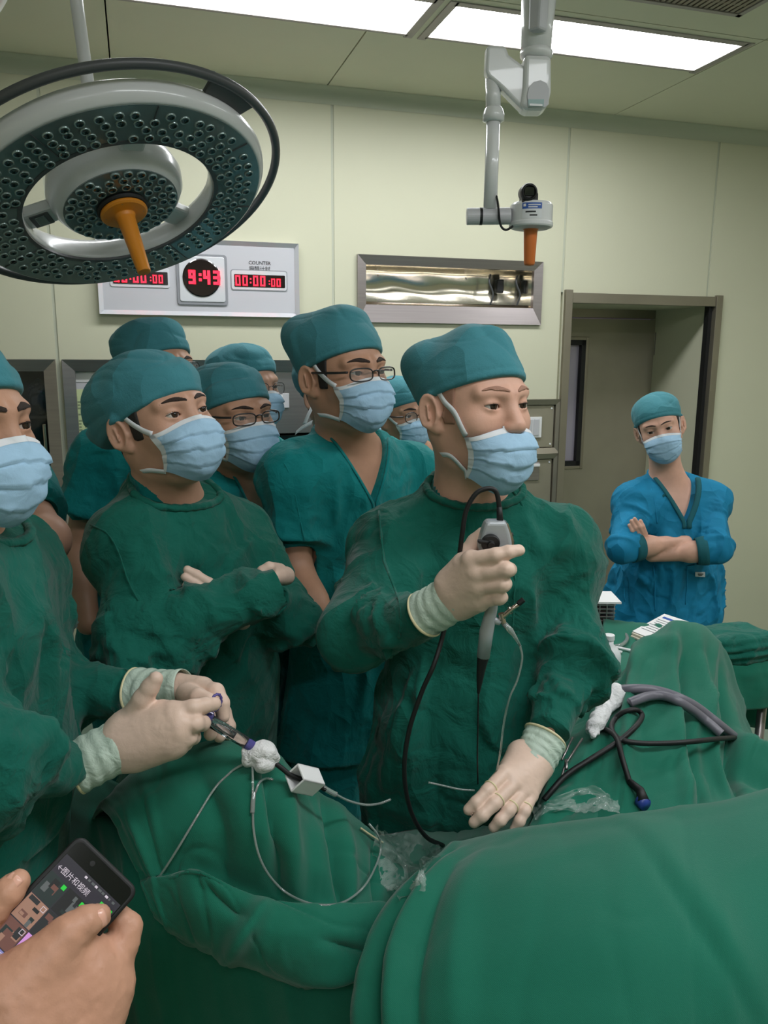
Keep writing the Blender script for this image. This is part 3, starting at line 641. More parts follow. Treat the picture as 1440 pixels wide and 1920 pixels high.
# curved label on the camera head
def head_label(name, a0, a1, z0, z1, m, rr):
    R_ = rr; n = 10; v = []
    for k in range(n + 1):
        a = math.radians(a0 + (a1 - a0) * k / n)
        for z in (z0, z1): v.append(hc + V(R_ * math.sin(a), -R_ * math.cos(a), z))
    return mk(name, v, [(2 * k, 2 * k + 2, 2 * k + 3, 2 * k + 1) for k in range(n)], m, e, smooth=True)
head_label('label', -34, 18, -11 * m_, 17 * m_, 'label_white', 40.9 * m_)
head_label('label_band', -34, 18, 6 * m_, 17 * m_, 'label_blue', 41.2 * m_)
for k, (a0, a1) in enumerate(((-25, 2), (-14, 6))): head_label('label_print', a0, a1, (-1 - 6 * k) * m_, (2 - 6.5 * k) * m_, 'ink_black', 41.2 * m_)
for k, (a0, a1, z) in enumerate(((-18, 14, 12), (-18, 6, 8))): head_label('label_print', a0, a1, z * m_, (z + 2) * m_, 'label_white', 41.5 * m_)
head_label('label_logo', -31, -24, 10 * m_, 15 * m_, 'label_white', 41.5 * m_)
# ------------------------------------------------------------------ implicit-surface modelling
def rc(p, a, b, r1, r2):
    a = np.asarray(a, np.float32); b = np.asarray(b, np.float32); ba = b - a; pa = p - a
    h = np.clip(pa @ ba / max(float(ba @ ba), 1e-9), 0, 1)
    return np.linalg.norm(pa - h[:, None] * ba, axis=1) - (r1 + (r2 - r1) * h)
def ell(p, c, r):
    q = p - np.asarray(c, np.float32); r = np.asarray(r, np.float32); k0 = np.linalg.norm(q / r, axis=1); k1 = np.linalg.norm(q / (r * r), axis=1) + 1e-9
    return k0 * (k0 - 1) / k1
def smin(a, b, k):
    h = np.maximum(k - np.abs(a - b), 0) / k; return np.minimum(a, b) - h * h * k * 0.25
def smax(a, b, k): return -smin(-a, -b, k)
def rbox(p, c, half, r, ax=None):
    q = p - np.asarray(c, np.float32)
    if ax is not None: q = q @ np.asarray(ax, np.float32).T
    q = np.abs(q) - (np.asarray(half, np.float32) - r)
    return np.linalg.norm(np.maximum(q, 0), axis=1) + np.minimum(q.max(1), 0) - r
def chain(p, pts, rad, k=0.004):
    d = None
    for i in range(len(pts) - 1):
        e = rc(p, pts[i], pts[i + 1], rad[i], rad[i + 1]); d = e if d is None else smin(d, e, k)
    return d
_T = np.array([[1, -1, -1], [-1, -1, 1], [-1, 1, -1], [1, 1, 1]], np.float32)
def grad(f, v, e=0.0015):
    g = sum(t * f(v + t * e)[:, None] for t in _T); return g / (np.linalg.norm(g, axis=1)[:, None] + 1e-9)
from concurrent.futures import ThreadPoolExecutor
POOL = ThreadPoolExecutor(4)
def pmap(f, v, size=40000):
    if len(v) <= size: return f(v)
    return np.concatenate(list(POOL.map(f, np.array_split(v, -(-len(v) // size)))))
def surf(f, lo, hi, h, newton=1, B=5, slack=1.25):
    """mesh of f = 0 by narrow-band surface nets"""
    lo = np.asarray(lo, np.float32) - 2 * h; hi = np.asarray(hi, np.float32) + 2 * h
    nb = np.ceil((hi - lo) / (h * B)).astype(int); n = nb * B
    ib = np.stack(np.meshgrid(*[np.arange(k) for k in nb], indexing='ij'), -1).reshape(-1, 3)
    dc = pmap(f, (lo + (ib * B + (B - 1) / 2) * h).astype(np.float32))
    act = np.abs(dc) < ((B - 1) / 2 * h * 1.733) * slack + 2.5 * h
    D = np.repeat(np.repeat(np.repeat(np.where(dc < 0, -1.0, 1.0).astype(np.float32).reshape(nb), B, 0), B, 1), B, 2)
    off = np.stack(np.meshgrid(*[np.arange(B)] * 3, indexing='ij'), -1).reshape(-1, 3)
    ia = ib[act]
    idx = (ia[:, None] * B + off[None]).reshape(-1, 3); D[idx[:, 0], idx[:, 1], idx[:, 2]] = pmap(f, (lo + idx * h).astype(np.float32))
    s = D < 0; cnt = np.zeros(np.array(s.shape) - 1, np.int8); cor = [(i, j, k) for i in (0, 1) for j in (0, 1) for k in (0, 1)]
    sl = lambda i, m: slice(i, m - 1 + i)
    for i, j, k in cor: cnt += s[sl(i, n[0]), sl(j, n[1]), sl(k, n[2])]
    ce = np.argwhere((cnt > 0) & (cnt < 8)); vid = -np.ones(cnt.shape, np.int64); vid[ce[:, 0], ce[:, 1], ce[:, 2]] = np.arange(len(ce))
    val = np.stack([D[ce[:, 0] + i, ce[:, 1] + j, ce[:, 2] + k] for i, j, k in cor], 1)
    acc = np.zeros((len(ce), 3)); num = np.zeros(len(ce))
    for a in range(8):
        for b in range(a + 1, 8):
            if sum(x != y for x, y in zip(cor[a], cor[b])) != 1: continue
            m = (val[:, a] < 0) != (val[:, b] < 0); t = np.where(m, val[:, a] / (val[:, a] - val[:, b] + 1e-12), 0)
            acc += m[:, None] * (np.array(cor[a]) + t[:, None] * (np.array(cor[b]) - np.array(cor[a]))); num += m
    v = (lo + (ce + acc / num[:, None]) * h).astype(np.float32); Q = []
    for ax in range(3):
        o1, o2 = [(1, 2), (2, 0), (0, 1)][ax]
        A_ = [slice(None)] * 3; B_ = [slice(None)] * 3; A_[ax] = slice(0, -1); B_[ax] = slice(1, None)
        e = np.argwhere(s[tuple(A_)] != s[tuple(B_)]); e = e[(e[:, o1] > 0) & (e[:, o2] > 0) & (e[:, o1] < n[o1] - 1) & (e[:, o2] < n[o2] - 1)]
        if not len(e): continue
        fl = s[e[:, 0], e[:, 1], e[:, 2]]
        def cid(d1, d2):
            q = e.copy(); q[:, o1] -= d1; q[:, o2] -= d2; return vid[q[:, 0], q[:, 1], q[:, 2]]
        q = np.stack([cid(1, 1), cid(0, 1), cid(0, 0), cid(1, 0)], 1); q[~fl] = q[~fl][:, ::-1]; Q.append(q)
    q = np.concatenate(Q); q = q[(q >= 0).all(1)]
    for _ in range(newton):
        d = pmap(f, v); g = pmap(lambda q: grad(f, q), v); v = v - g * np.clip(d, -h, h)[:, None]
    return v.astype(np.float32), q
def _hash(i, j, k):
    x = (i * 374761393 + j * 668265263 + k * 2147483647 + 974634311) & 0xFFFFFFFF
    x = ((x ^ (x >> 13)) * 1274126177) & 0xFFFFFFFF; return ((x ^ (x >> 16)) & 0xFFFF) / 32767.5 - 1.0
def noise(p):
    p = np.asarray(p, float); i = np.floor(p).astype(np.int64); t = p - i; t = t * t * t * (t * (t * 6 - 15) + 10); r = 0
    for a in (0, 1):
        for b in (0, 1):
            for c in (0, 1):
                w = (t[:, 0] if a else 1 - t[:, 0]) * (t[:, 1] if b else 1 - t[:, 1]) * (t[:, 2] if c else 1 - t[:, 2])
                r = r + w * _hash(i[:, 0] + a, i[:, 1] + b, i[:, 2] + c)
    return r
def cast(f, o, d, far=1.0, off=0.0, n=40):       # sphere tracing, vectorised
    o = np.asarray(o, float).reshape(-1, 3); d = np.asarray(d, float).reshape(-1, 3); d = d / np.linalg.norm(d, axis=1)[:, None]; t = np.zeros(len(o))
    for _ in range(n): t = np.clip(t + (f((o + d * t[:, None]).astype(np.float32)) - off) * 0.8, 0, far)
    return o + d * t[:, None]
def strip_mesh(left, right): 
    n = len(left); v = np.empty((2 * n, 3)); v[0::2] = left; v[1::2] = right
    return v, np.array([(2 * k, 2 * k + 1, 2 * k + 3, 2 * k + 2) for k in range(n - 1)])

# ------------------------------------------------------------------ people
def frame_from(yaw, pitch=0, roll=0):
    """columns: person's right, forward, up; yaw 0 faces the camera, positive turns to the picture's right"""
    y, p_, r = map(math.radians, (yaw, pitch, roll)); f = V(math.sin(y) * math.cos(p_), -math.cos(y) * math.cos(p_), math.sin(p_)); x = nrm(np.cross(f, ZU)); u = np.cross(x, f)
    x2 = x * math.cos(r) + u * math.sin(r); u2 = -x * math.sin(r) + u * math.cos(r)
    return np.stack([x2, f, u2], 1)
def head_sdf(sc=1.0, eye=1.0, nose=1.0, wide=1.0, ears=True):
    def f(q):
        q = q / np.float32(sc); ax = q.copy(); ax[:, 0] = np.abs(q[:, 0]) / np.float32(wide)
        d = ell(ax, (0, -.012, .026), (.075, .098, .086))
        d = smin(d, ell(ax, (0, .022, -.030), (.064, .070, .085)), .03)
        d = smin(d, ell(ax, (0, .038, -.088), (.044, .046, .034)), .03)
        d = smin(d, rc(ax, (.030, -.005, -.075), (.046, -.02, -.045), .022, .024), .03)
        d = smin(d, ell(ax, (.042, .056, -.030), (.022, .024, .022)), .022)
        d = smin(d, rc(ax, (.010, .088, .019), (.047, .069, .020), .008, .008), .014)
        d = smax(d, -ell(ax, (.0315, .1005, -.001), (.018, .0165, .0125)), .012)
        d = smin(d, rc(ax, (0, .085, .012), (0, .1005 * nose, -.030), .0075, .0128 * nose), .012)
        d = smin(d, ell(ax, (.011, .095 * nose, -.034), (.008, .011, .008)), .006)
        ex = ax[:, 0] - .0315; ez = q[:, 2]; eb = ell(ax, (.0315, .0745, 0), (.0142, .0142, .0138))
        d = smin(d, eb, .005)
        op = np.abs(ez + .0008 - .06 * ex) - .0047 * eye * (1 - (ex / .0150) ** 2); op = np.maximum(op * .8, .0775 - ax[:, 1])
        d = smax(d, -op, .0015)
        if ears:
            # the auricle: a tilted dish with rim, lobe and tragus
            e = ax - np.array([.0775, -.010, -.014], np.float32); ca, sa = math.cos(.45), math.sin(.45)
            ey = e[:, 1] * ca - e[:, 0] * sa; exx = e[:, 1] * sa + e[:, 0] * ca; ez_ = e[:, 2] - .14 * ey; el = np.stack([exx, ey + .12 * ez_, ez_], 1).astype(np.float32)
            ear = ell(el, (.004, -.004, .002), (.0075, .0185, .031)); ear = smin(ear, ell(el, (.002, .004, -.024), (.0055, .009, .011)), .006)
            ear = smax(ear, -ell(el, (.0115, -.001, .002), (.0072, .0120, .0215)), .003)
            rim = np.abs(np.linalg.norm(np.stack([(el[:, 1] + .005) / .0155, (el[:, 2] - .003) / .0275], 1), axis=1) - 1) * .018
            ear = smin(ear, np.sqrt(rim ** 2 + (el[:, 0] - .0085) ** 2) - .0026 + .02 * np.maximum(el[:, 1] - .006, 0) + .5 * np.maximum(-.018 - el[:, 2], 0), .003)
            ear = smin(ear, rc(el, (.009, -.005, -.008), (.009, -.006, .014), .0022, .0022), .003)
            ear = smin(ear, ell(el, (.006, .0125, -.004), (.004, .004, .006)), .004)
            d = smin(d, ear, .006)
        return d * np.float32(sc)
    return f
def world_f(f, o, R):
    o = np.asarray(o, np.float32); R = np.asarray(R, np.float32); return lambda p: f((p - o) @ R)
def fold(p, seed, fr, amp, sharp=1.0):           # soft swells with sparse, sharp, elongated creases
    fr = np.asarray(fr, float); w = p * 2.2 + seed; q = p * fr + 0.22 * np.stack([noise(w), noise(w + 17), noise(w + 31)], 1)
    n1 = noise(q + seed * 1.7); n2 = noise(q * 1.9 + seed * 0.7 + 9); n3 = noise(q * 0.55 + seed * 2.3 + 40); n4 = noise(q * 3.3 + seed + 4)
    m = np.clip(0.6 + 1.1 * n3, 0, 1); r1 = np.maximum(0, 1 - np.abs(n1) / 0.42); r2 = np.maximum(0, 1 - np.abs(n2) / 0.13); r4 = np.maximum(0, 1 - np.abs(n4) / 0.30)
    return amp * (0.50 * n3 + 0.55 * m * r1 ** 1.4 - 0.20 * r2 * (1.1 - m) - 0.13 * r4 * m + 0.10 * n2 - 0.12)
def cap_fold(p, seed, amp):                      # taut cloth: broad facets and a few pinched creases running front to back
    q = p * np.array([9.0, 5.0, 13.0]) + seed; n1 = noise(q + .25 * np.stack([noise(p * 9 + 3), noise(p * 9 + 7), noise(p * 9 + 11)], 1)); n2 = noise(q * 1.8 + 20); n3 = noise(p * 11 + seed * 3)
    return amp * (0.7 * n3 + 0.45 * np.abs(n1) - 0.55 * np.maximum(0, 1 - np.abs(n1) / .16) * np.clip(.35 + n3, 0, 1) - 0.18 * np.maximum(0, 1 - np.abs(n2) / .12) - .1)

class Person:
    def __init__(s, label, eye_px, Y, yaw, pitch=0, roll=0, sc=1.0, skin='skin_mid', group='people watching the procedure', eye=1.0, nose=1.0, wide=1.0, h=.0026):
        s.H = P(eye_px[0], eye_px[1], Y); s.R = frame_from(yaw, pitch, roll); s.sc = sc; s.skin = skin; s.h = h; s.label = label; s.group = group; s.eyeo = eye; s.wide = wide
        s.hf = head_sdf(sc, eye, nose, wide); s.hn = head_sdf(sc, eye, nose, wide, False); s.hw = world_f(s.hf, s.H, s.R); s.parts = []; s.obj = None; s.karm = .02
    def loc(s, q): return s.H + s.R @ (np.asarray(q, float) * s.sc)
    def locs(s, q): return s.H + (np.asarray(q, float) * s.sc) @ s.R.T
    def skel(s, N, A1, A2, hip, arms=()):
        """N neck base, A1/A2 shoulders (person's right, person's left), hip centre; arms: (shoulder, elbow, wrist, bare)"""
        s.N, s.A1, s.A2, s.hip = map(lambda a: np.asarray(a, float), (N, A1, A2, hip)); s.arms = arms
        tx = nrm(s.A1 - s.A2); up = nrm(s.N * 1.0 - s.hip); ty = nrm(np.cross(up, tx)); tz = np.cross(tx, ty)
        s.T = np.stack([tx, ty, tz], 1); s.M = (s.A1 + s.A2) / 2; s.half = np.linalg.norm(s.A1 - s.A2) / 2; s.feet = V(s.hip[0], s.hip[1], 0)
    def torso(s, g=0.0, skirt=0.0, zend=.4):
        w = s.half; T = s.T.astype(np.float32); M = s.M.astype(np.float32); hl = max(.3, float((s.M - s.hip) @ s.T[:, 2]))
        hipq = ((s.hip - s.M) @ s.T); ze = -(s.M[2] - zend)
        def f(p):
            q = (p - M) @ T; cx = np.float32(1)
            d = rc(p, s.A1, s.A2, .062 + g, .062 + g)
            d = smin(d, rc(p, s.N + V(0, 0, .015), s.A1, .052 + g, .056 + g), .04); d = smin(d, rc(p, s.N + V(0, 0, .015), s.A2, .052 + g, .056 + g), .04)
            d = smin(d, ell(q, (0, .012, -.13), (w * .98 + g, .112 + g, .19 + g)), .06)
            d = smin(d, ell(q, (hipq[0] * .6, .02 + hipq[1] * .6, -hl * .72), (w * .93 + g, .122 + g, .26 + g)), .08)
            if skirt > 0:
                qs = q.copy(); qs[:, 0] *= .70; d = smin(d, rc(qs, (hipq[0] * .5, .01, -.28), (hipq[0] * .7, .015 + hipq[1], ze), .118 + g, .13 + skirt), .05)
            return d
        return f
    def neck(s, p, g=0.0):
        return rc(p, s.loc((0, -.022, -.055)), s.N + V(0, 0, -.02), .0545 * s.sc + g, .060 * s.sc + g)
    def body(s, arm_r=(.043, .036, .027), hands=None, low_h=.012, legs=True, extra=()):
        tor = s.torso(-.012)
        def fh(p):
            d = s.hw(p); d = smin(d, s.neck(p), .03); return smin(d, tor(p), .05)
        zc = s.N[2] - .17; cut = lambda p: np.maximum(fh(p), zc - p[:, 2])
        lo = np.minimum(s.H - .15, s.N - V(.22, .2, .17)); hi = np.maximum(s.H + .16, s.N + V(.22, .2, .02)); lo[2] = zc
        v1, f1 = surf(cut, lo, hi, s.h, 1)
        hip = s.hip; tx = s.T[:, 0]; legz = .08
        def fl(p):
            d = tor(p)
            for a in s.arms:
                sh, el, wr = [np.asarray(x, float) for x in a[:3]]; wr = wr + nrm(el - wr) * .03; dd = smin(rc(p, sh, el, arm_r[0] + .008, arm_r[1] + .002), rc(p, el, wr, arm_r[1] + .003, arm_r[2]), .02)
                dd = smin(dd, rc(p, el, np.asarray(el) * .6 + np.asarray(wr) * .4, arm_r[1] + .002, arm_r[1] + .004), .02); d = smin(d, dd, s.karm)
            if hands is not None: d = smin(d, hands(p), .012)
            if legs:
                for sg in (1, -1):
                    hj = hip + tx * sg * .085; kn = V(hj[0], hj[1] - .02, .5); an = V(hj[0], hj[1], legz)
                    d = smin(d, rc(p, hj, kn, .070, .050), .03); d = smin(d, rc(p, kn, an, .048, .040), .03); d = smin(d, rc(p, an + V(0, .03, -.045), an + V(0, -.14, -.045), .035, .033), .03)
            return d
        pts = [s.A1, s.A2, hip + .16, hip - .16, V(hip[0] + .2, hip[1] - .25, 0), V(hip[0] - .2, hip[1] + .2, 0)] + [np.asarray(q) for a in s.arms for q in a[:3]] + ([] if hands is None else list(hands.box))
        pts = np.array(pts); lo, hi = pts.min(0) - .12, pts.max(0) + .12; lo[2] = 0 if legs else lo[2]; hi[2] = min(hi[2], 9)
        v2, f2 = surf(lambda p: np.maximum(fl(p), p[:, 2] - (zc + .03) - np.where((np.abs((p - s.M.astype(np.float32)) @ tx.astype(np.float32)) > s.half * .85), 9, 0)), lo, hi, low_h, 1)
        vs_, fs_, n_ = [v1, v2], [f1, f2 + len(v1)], len(v1) + len(v2)
        for ev, ef in extra: vs_.append(ev); fs_.append(ef + n_); n_ += len(ev)
        s.obj = mk('person', np.vstack(vs_), np.vstack(fs_), s.skin, base=s.feet, smooth=True); setp(s.obj, s.label, 'person', s.group)
        s.fh = fh; s.face(); return s.obj
    def part(s, name, v, f, m, parent=None, **k): return mk(name, v, f, m, parent or s.obj, **k)
    def face(s):
        for sg in (1, -1):                        # eyes
            n, mth = 20, 14; v, it = [], []
            c = np.array((sg * .0315 * s.wide, .0745, 0.0)); gaze = nrm(V(getattr(s, 'gaze', (0, 0))[0], 1, getattr(s, 'gaze', (0, 0))[1])); a = nrm(np.cross(gaze, (0, 0, 1))); b = np.cross(a, gaze)
            for i in range(mth + 1):
                th = math.pi * i / mth * .62
                for k in range(n):
                    ph = 2 * math.pi * k / n; v.append(c + .0131 * (gaze * math.cos(th) + math.sin(th) * (a * math.cos(ph) + b * math.sin(ph)))); it.append(math.sin(th) * (1.0 if th < 1.57 else 9))
            f = [(i * n + k, i * n + (k + 1) % n, (i + 1) * n + (k + 1) % n, (i + 1) * n + k) for i in range(mth) for k in range(n)]
            o = s.part('eye', s.locs(np.array(v)), np.array(f), 'eyeball', smooth=True)
            ex = np.linspace(-.0145, .0142, 15); ez = .0049 * s.eyeo * (1 - (ex / .0150) ** 2) - .0008 + .06 * ex; ey = .0745 + np.sqrt(np.maximum(.0144 ** 2 - ex ** 2 - ez ** 2, 1e-6)) * .99
            mb = MB().tube(s.locs(np.stack([(ex + .0315) * sg * s.wide, ey, ez], 1)), .0009 * s.sc * (1 - .6 * np.abs(np.linspace(-1, 1, 15))), 6); s.part('eyelashes', mb.v, mb.f, 'brow_hair', smooth=True)
            at = o.data.attributes.new('iris', 'FLOAT', 'POINT'); at.data.foreach_set('value', np.array(it, np.float32))
    def patch(s, name, reg, t, m, lo, hi, h=.0022, parent=None, disp=None):
        """a thin layer on the skin inside a region given in head space"""
        f = lambda q: np.maximum(s.hf(q) - t, reg(q)); v, q = surf(f, np.asarray(lo) * s.sc, np.asarray(hi) * s.sc, h, 1)
        if len(q) == 0: return None
        return s.part(name, s.H + v @ s.R.T, q, m, parent, smooth=True)
    def brows(s, m='brow_hair', th=.0042, arch=.004, z=.022, tilt=0.0):
        for sg in (1, -1):
            def reg(q):
                x = q[:, 0] * sg / s.sc - .031 * s.wide; zz = q[:, 2] / s.sc - (z + arch * (1 - (x / .02) ** 2) + tilt * x)
                return np.maximum(np.abs(zz) - th * np.clip(1.05 - np.abs(x + .006) / .030, .15, 1), np.maximum(np.abs(x + .001) - .0215, .03 - q[:, 1]))
            s.patch('eyebrow', reg, .0016, m, (min(sg * .005, sg * .06), .05, z - .015), (max(sg * .005, sg * .06), .11, z + .02), .0021)
    def hair(s, m='hair_black'):
        def reg(q):
            q = q / s.sc; d = np.minimum(np.abs(np.abs(q[:, 0]) - .074) - .02, 9); side = np.maximum(np.maximum(q[:, 1] - .030 - .35 * (q[:, 2]), -(q[:, 2] + .028)), .012 - q[:, 1] * .0 - 9)
            nape = np.maximum(q[:, 1] + .035, -(q[:, 2] + .055)); front = np.maximum(np.abs(q[:, 1] - .022) - .012, np.abs(q[:, 2] - .004) - .034)
            return np.minimum(nape, front)
        s.patch('hair', reg, .0028, m, (-.1, -.13, -.08), (.1, .045, .05), .0045)
    def cap(s, puffs=(), plane=(.016, .35), m='cap_teal', seed=1.0, base=(.084, .107, .086), up=-.008, h=.0042, amp=.006, hem=True, fr=(14, 14, 26), side=0.0, name='scrub_cap'):
        z0, sl = plane; nn = math.sqrt(1 + sl * sl + side * side)
        def core(q):
            q = q / s.sc; d = ell(q, (0, -.014, .040 + up), base)
            for c, r, k in puffs: d = smin(d, ell(q, c, r), k)
            return d * s.sc
        def f(q):
            pl = (z0 * s.sc + sl * q[:, 1] + side * q[:, 0] - q[:, 2]) / nn; return smax(core(q), pl, .006)
        allp = [((0, -.014, .04 + up), base)] + [(c, r) for c, r, k in puffs]
        lo = np.min([np.array(c) - np.array(r) for c, r in allp], 0) - .01; hi = np.max([np.array(c) + np.array(r) for c, r in allp], 0) + .015
        v, q = surf(f, lo * s.sc, hi * s.sc, h, 1); g = grad(f, v)
        hgt = (v[:, 2] - z0 * s.sc - sl * v[:, 1] - side * v[:, 0]) / nn
        wgt = np.clip((hgt - .006) / .03, 0, 1)
        v = v + g * (wgt * cap_fold(v / s.sc, seed, amp * .62))[:, None]
        for _ in range(2): v = v + g * (np.maximum(.004 - s.hf(v), 0) * (hgt > .003) * np.clip(g[:, 2] * 2 + 1.2, 0, 1))[:, None]
        if hem: v = v - g * (.0012 * np.exp(-((hgt - .014) / .0018) ** 2))[:, None]
        s.capf = f
        return s.part(name, s.H + v @ s.R.T, q, m, smooth=True)
    def mask(s, seed=1.0, drop=0.0, puff=1.0, m='mask_blue', straps=True, sides=(1, -1), n=(56, 46), wsc=1.0, top=0.0):
        U_, V_ = n; us = np.linspace(-1, 1, U_); vs = np.linspace(0, 1, V_)
        cen = spline([(0, .1005, -.010), (0, .1150, -.026), (0, .1200, -.050), (0, .1150, -.082), (0, .098, -.110), (0, .078, -.122)], 12); ct = np.linspace(0, 1, len(cen))
        St, Sb = V(.0630 * wsc, .052, -.026), V(.0535 * wsc, .044, -.092); out = np.zeros((V_, U_, 3)); rng = np.random.default_rng(int(seed * 10))
        for j, v in enumerate(vs):
            C = np.array([np.interp(v, ct, cen[:, k]) for k in range(3)]); C[1] = .03 + (C[1] - .03) * (1 + (puff - 1) * math.sin(math.pi * v)); C[2] += drop + top * (1 - v); S = St + (Sb - St) * v; S = S.copy(); S[2] += drop; bow = .010 * math.sin(math.pi * v); S[1] += bow
            a = us * math.pi / 2; x = S[0] * np.sin(a) * s.wide; y = S[1] + (C[1] - S[1]) * np.cos(a) ** .72; z = C[2] + (S[2] - C[2]) * np.sin(a) ** 2
            if v < .25: y = y + .010 * (1 - v / .25) * (np.exp(-(x / .011) ** 2) - .55) * np.cos(a)
            out[j] = np.stack([x, y, z], 1)
        pv = np.array([.33, .53, .72]); vv, uu = np.meshgrid(vs, us, indexing='ij'); dsp = np.zeros_like(vv)
        for k, c in enumerate(pv):
            w = c + .035 * uu * (k - 1) * .8 + .02 * np.sin(uu * 3 + seed + k); t = vv - w
            dsp += .0048 * np.where(t < 0, np.exp(t / .09), -.55 * np.exp(-t / .045)) * (0.55 + .45 * np.abs(uu)) * (1 - .85 * np.abs(uu) ** 8)
        pp = np.stack([uu.ravel() * 2.2, vv.ravel() * 5, np.full(uu.size, seed)], 1); dsp += (.0022 * noise(pp * 1.6 + seed) + .0014 * np.abs(noise(pp * 3.5 + 3 * seed))).reshape(vv.shape) * np.sin(np.pi * np.clip(vv * 1.0, 0, 1))
        d = out - np.array([0, .03, -.06]); d[:, :, 2] *= .35; d /= np.linalg.norm(d, axis=2)[:, :, None]; out = out + d * dsp[:, :, None]
        # keep the cloth outside the skin
        fl = (out.reshape(-1, 3) * s.sc).astype(np.float32); dd = s.hf(fl); push = np.maximum(.0022 - dd, 0); g = grad(s.hf, fl); fl = fl + g * push[:, None]; fl = fl.reshape(V_, U_, 3)
        quad = np.array([(j * U_ + i, j * U_ + i + 1, (j + 1) * U_ + i + 1, (j + 1) * U_ + i) for j in range(V_ - 1) for i in range(U_ - 1)])[:, ::-1]
        tw = lambda a: s.H + np.asarray(a).reshape(-1, 3) @ s.R.T
        mo = s.part('face_mask', tw(fl), quad, m, smooth=True, solid=.0012)
        o2 = fl + d * .0012
        for nme, rows_ in (('mask_band', (0, 4)), ('mask_edge', (V_ - 2, V_ - 1))):
            g_ = o2[rows_[0]:rows_[1] + 1]; k = rows_[1] - rows_[0] + 1
            s.part(nme, tw(g_), np.array([(j * U_ + i, j * U_ + i + 1, (j + 1) * U_ + i + 1, (j + 1) * U_ + i) for j in range(k - 1) for i in range(U_ - 1)])[:, ::-1], 'mask_white' if nme == 'mask_band' else m, mo, smooth=True)
        for i0 in (0, U_ - 3):
            g_ = o2[:, i0:i0 + 3]; s.part('mask_edge', tw(g_), np.array([(j * 3 + i, j * 3 + i + 1, (j + 1) * 3 + i + 1, (j + 1) * 3 + i) for j in range(V_ - 1) for i in range(2)])[:, ::-1], 'mask_white', mo, smooth=True)
        if straps:
            sk = lambda q: np.minimum(s.hf(q), getattr(s, 'capf', s.hf)(q)) if False else s.hf(q)
            for sg in sides:
                sx = St * np.array([sg, 1, 1]) + V(0, .004, drop + .002); sy = Sb * np.array([sg, 1, 1]) + V(0, .004, drop - .0)
                for path, wd_ in (([sx, V(sg * .070, .036, -.012), V(sg * .077, .016, .006), V(sg * .080, .002, .022), V(sg * .078, -.02, .04)], .0046), ([sy, V(sg * .066, .018, -.086), V(sg * .064, -.015, -.084), V(sg * .050, -.05, -.078), V(sg * .02, -.075, -.072)], .0042)):
                    c = spline(path, 8) * s.sc; t = np.gradient(c, axis=0); t /= np.linalg.norm(t, axis=1)[:, None]
                    ctr = np.stack([np.zeros(len(c)), np.full(len(c), -.012), c[:, 2] * .7], 1); inw = ctr - c; inw /= np.linalg.norm(inw, axis=1)[:, None]
                    sd = np.cross(t, inw); sd /= np.linalg.norm(sd, axis=1)[:, None]; o = c - inw * .03
                    l = cast(s.hn, o + sd * wd_ * s.sc, inw, .08, .0022); r_ = cast(s.hn, o - sd * wd_ * s.sc, inw, .08, .0022); l = l - inw * .0012; r_ = r_ - inw * .0012
                    l[0] = (c[0] + sd[0] * wd_) ; r_[0] = (c[0] - sd[0] * wd_)
                    vv_, ff = strip_mesh(tw(l), tw(r_)); s.part('mask_strap', vv_, ff, 'mask_white', mo, smooth=True, solid=.001)
        return mo
    def glasses(s, w=.024, hgt=.0145, z=-.003, m='glasses_black', rim=.0012, y=.1045, rnd=.5, top_only=False):
        cx = .0335; tw = lambda a: s.locs(np.asarray(a)); g = None
        for sg in (1, -1):
            t = np.linspace(0, 2 * math.pi, 41); ce, se = np.cos(t), np.sin(t); e_ = 2 / (2 + 2.2 * rnd)
            x = cx * sg + w * np.sign(ce) * np.abs(ce) ** e_; zz = z + hgt * np.sign(se) * np.abs(se) ** e_; yy = y - .11 * np.abs(x) - 3.0 * x * x * .35
            loop = np.stack([x, yy, zz], 1); mb = MB(); mb.tube(tw(loop), rim * s.sc, 6, caps=False)
            if g is None: g = s.part('glasses', mb.v, mb.f, m, smooth=True)
            else: s.part('rim', mb.v, mb.f, m, g, smooth=True)
            s.part('lens', tw(loop[:-1]), [tuple(range(40))], 'lens_clear', g)
            mb = MB().tube(tw(spline([(sg * (cx + w - .001), y - .018, z + .006), (sg * .071, .065, z + .006), (sg * .080, .02, z + .007), (sg * .081, -.01, z + .008)], 6)), rim * 1.7 * s.sc, 6); s.part('temple', mb.v, mb.f, m, g, smooth=True)
        mb = MB().tube(tw(spline([(cx - w, y - .002, z + .004), (.004, y + .003, z + .007), (-.004, y + .003, z + .007), (-cx + w, y - .002, z + .004)], 5)), rim * 1.1 * s.sc, 6); s.part('bridge', mb.v, mb.f, m, g, smooth=True)
    def garment(s, kind, m, name, g=.016, sleeve=(.082, .078, .060), end=None, skirt=.03, zend=.35, h=.0078, seed=1.0, amp=.026, neck=None, vneck=None, trousers=False, kfore=.012, extra=None, kup=.045, armf=(9, 9)):
        """kind 'gown' has long sleeves, 'scrub' short ones cut at the fraction `end` of the upper arm"""
        tor = s.torso(g, skirt, zend); N = s.N.astype(np.float32); ty = s.T[:, 1].astype(np.float32); T = s.T.astype(np.float32); nr = neck or .071
        nc = (s.N + s.T[:, 1] * .012).astype(np.float32)
        def zcut(qy): return s.N[2] + .040 - .42 * qy
        def ncut(p):
            q = (p - nc) @ T; return np.maximum((np.sqrt(q[:, 0] ** 2 + (q[:, 1] / 1.05) ** 2) - nr - .022) * .95, (zcut(q[:, 1]) - p[:, 2]) * .9)
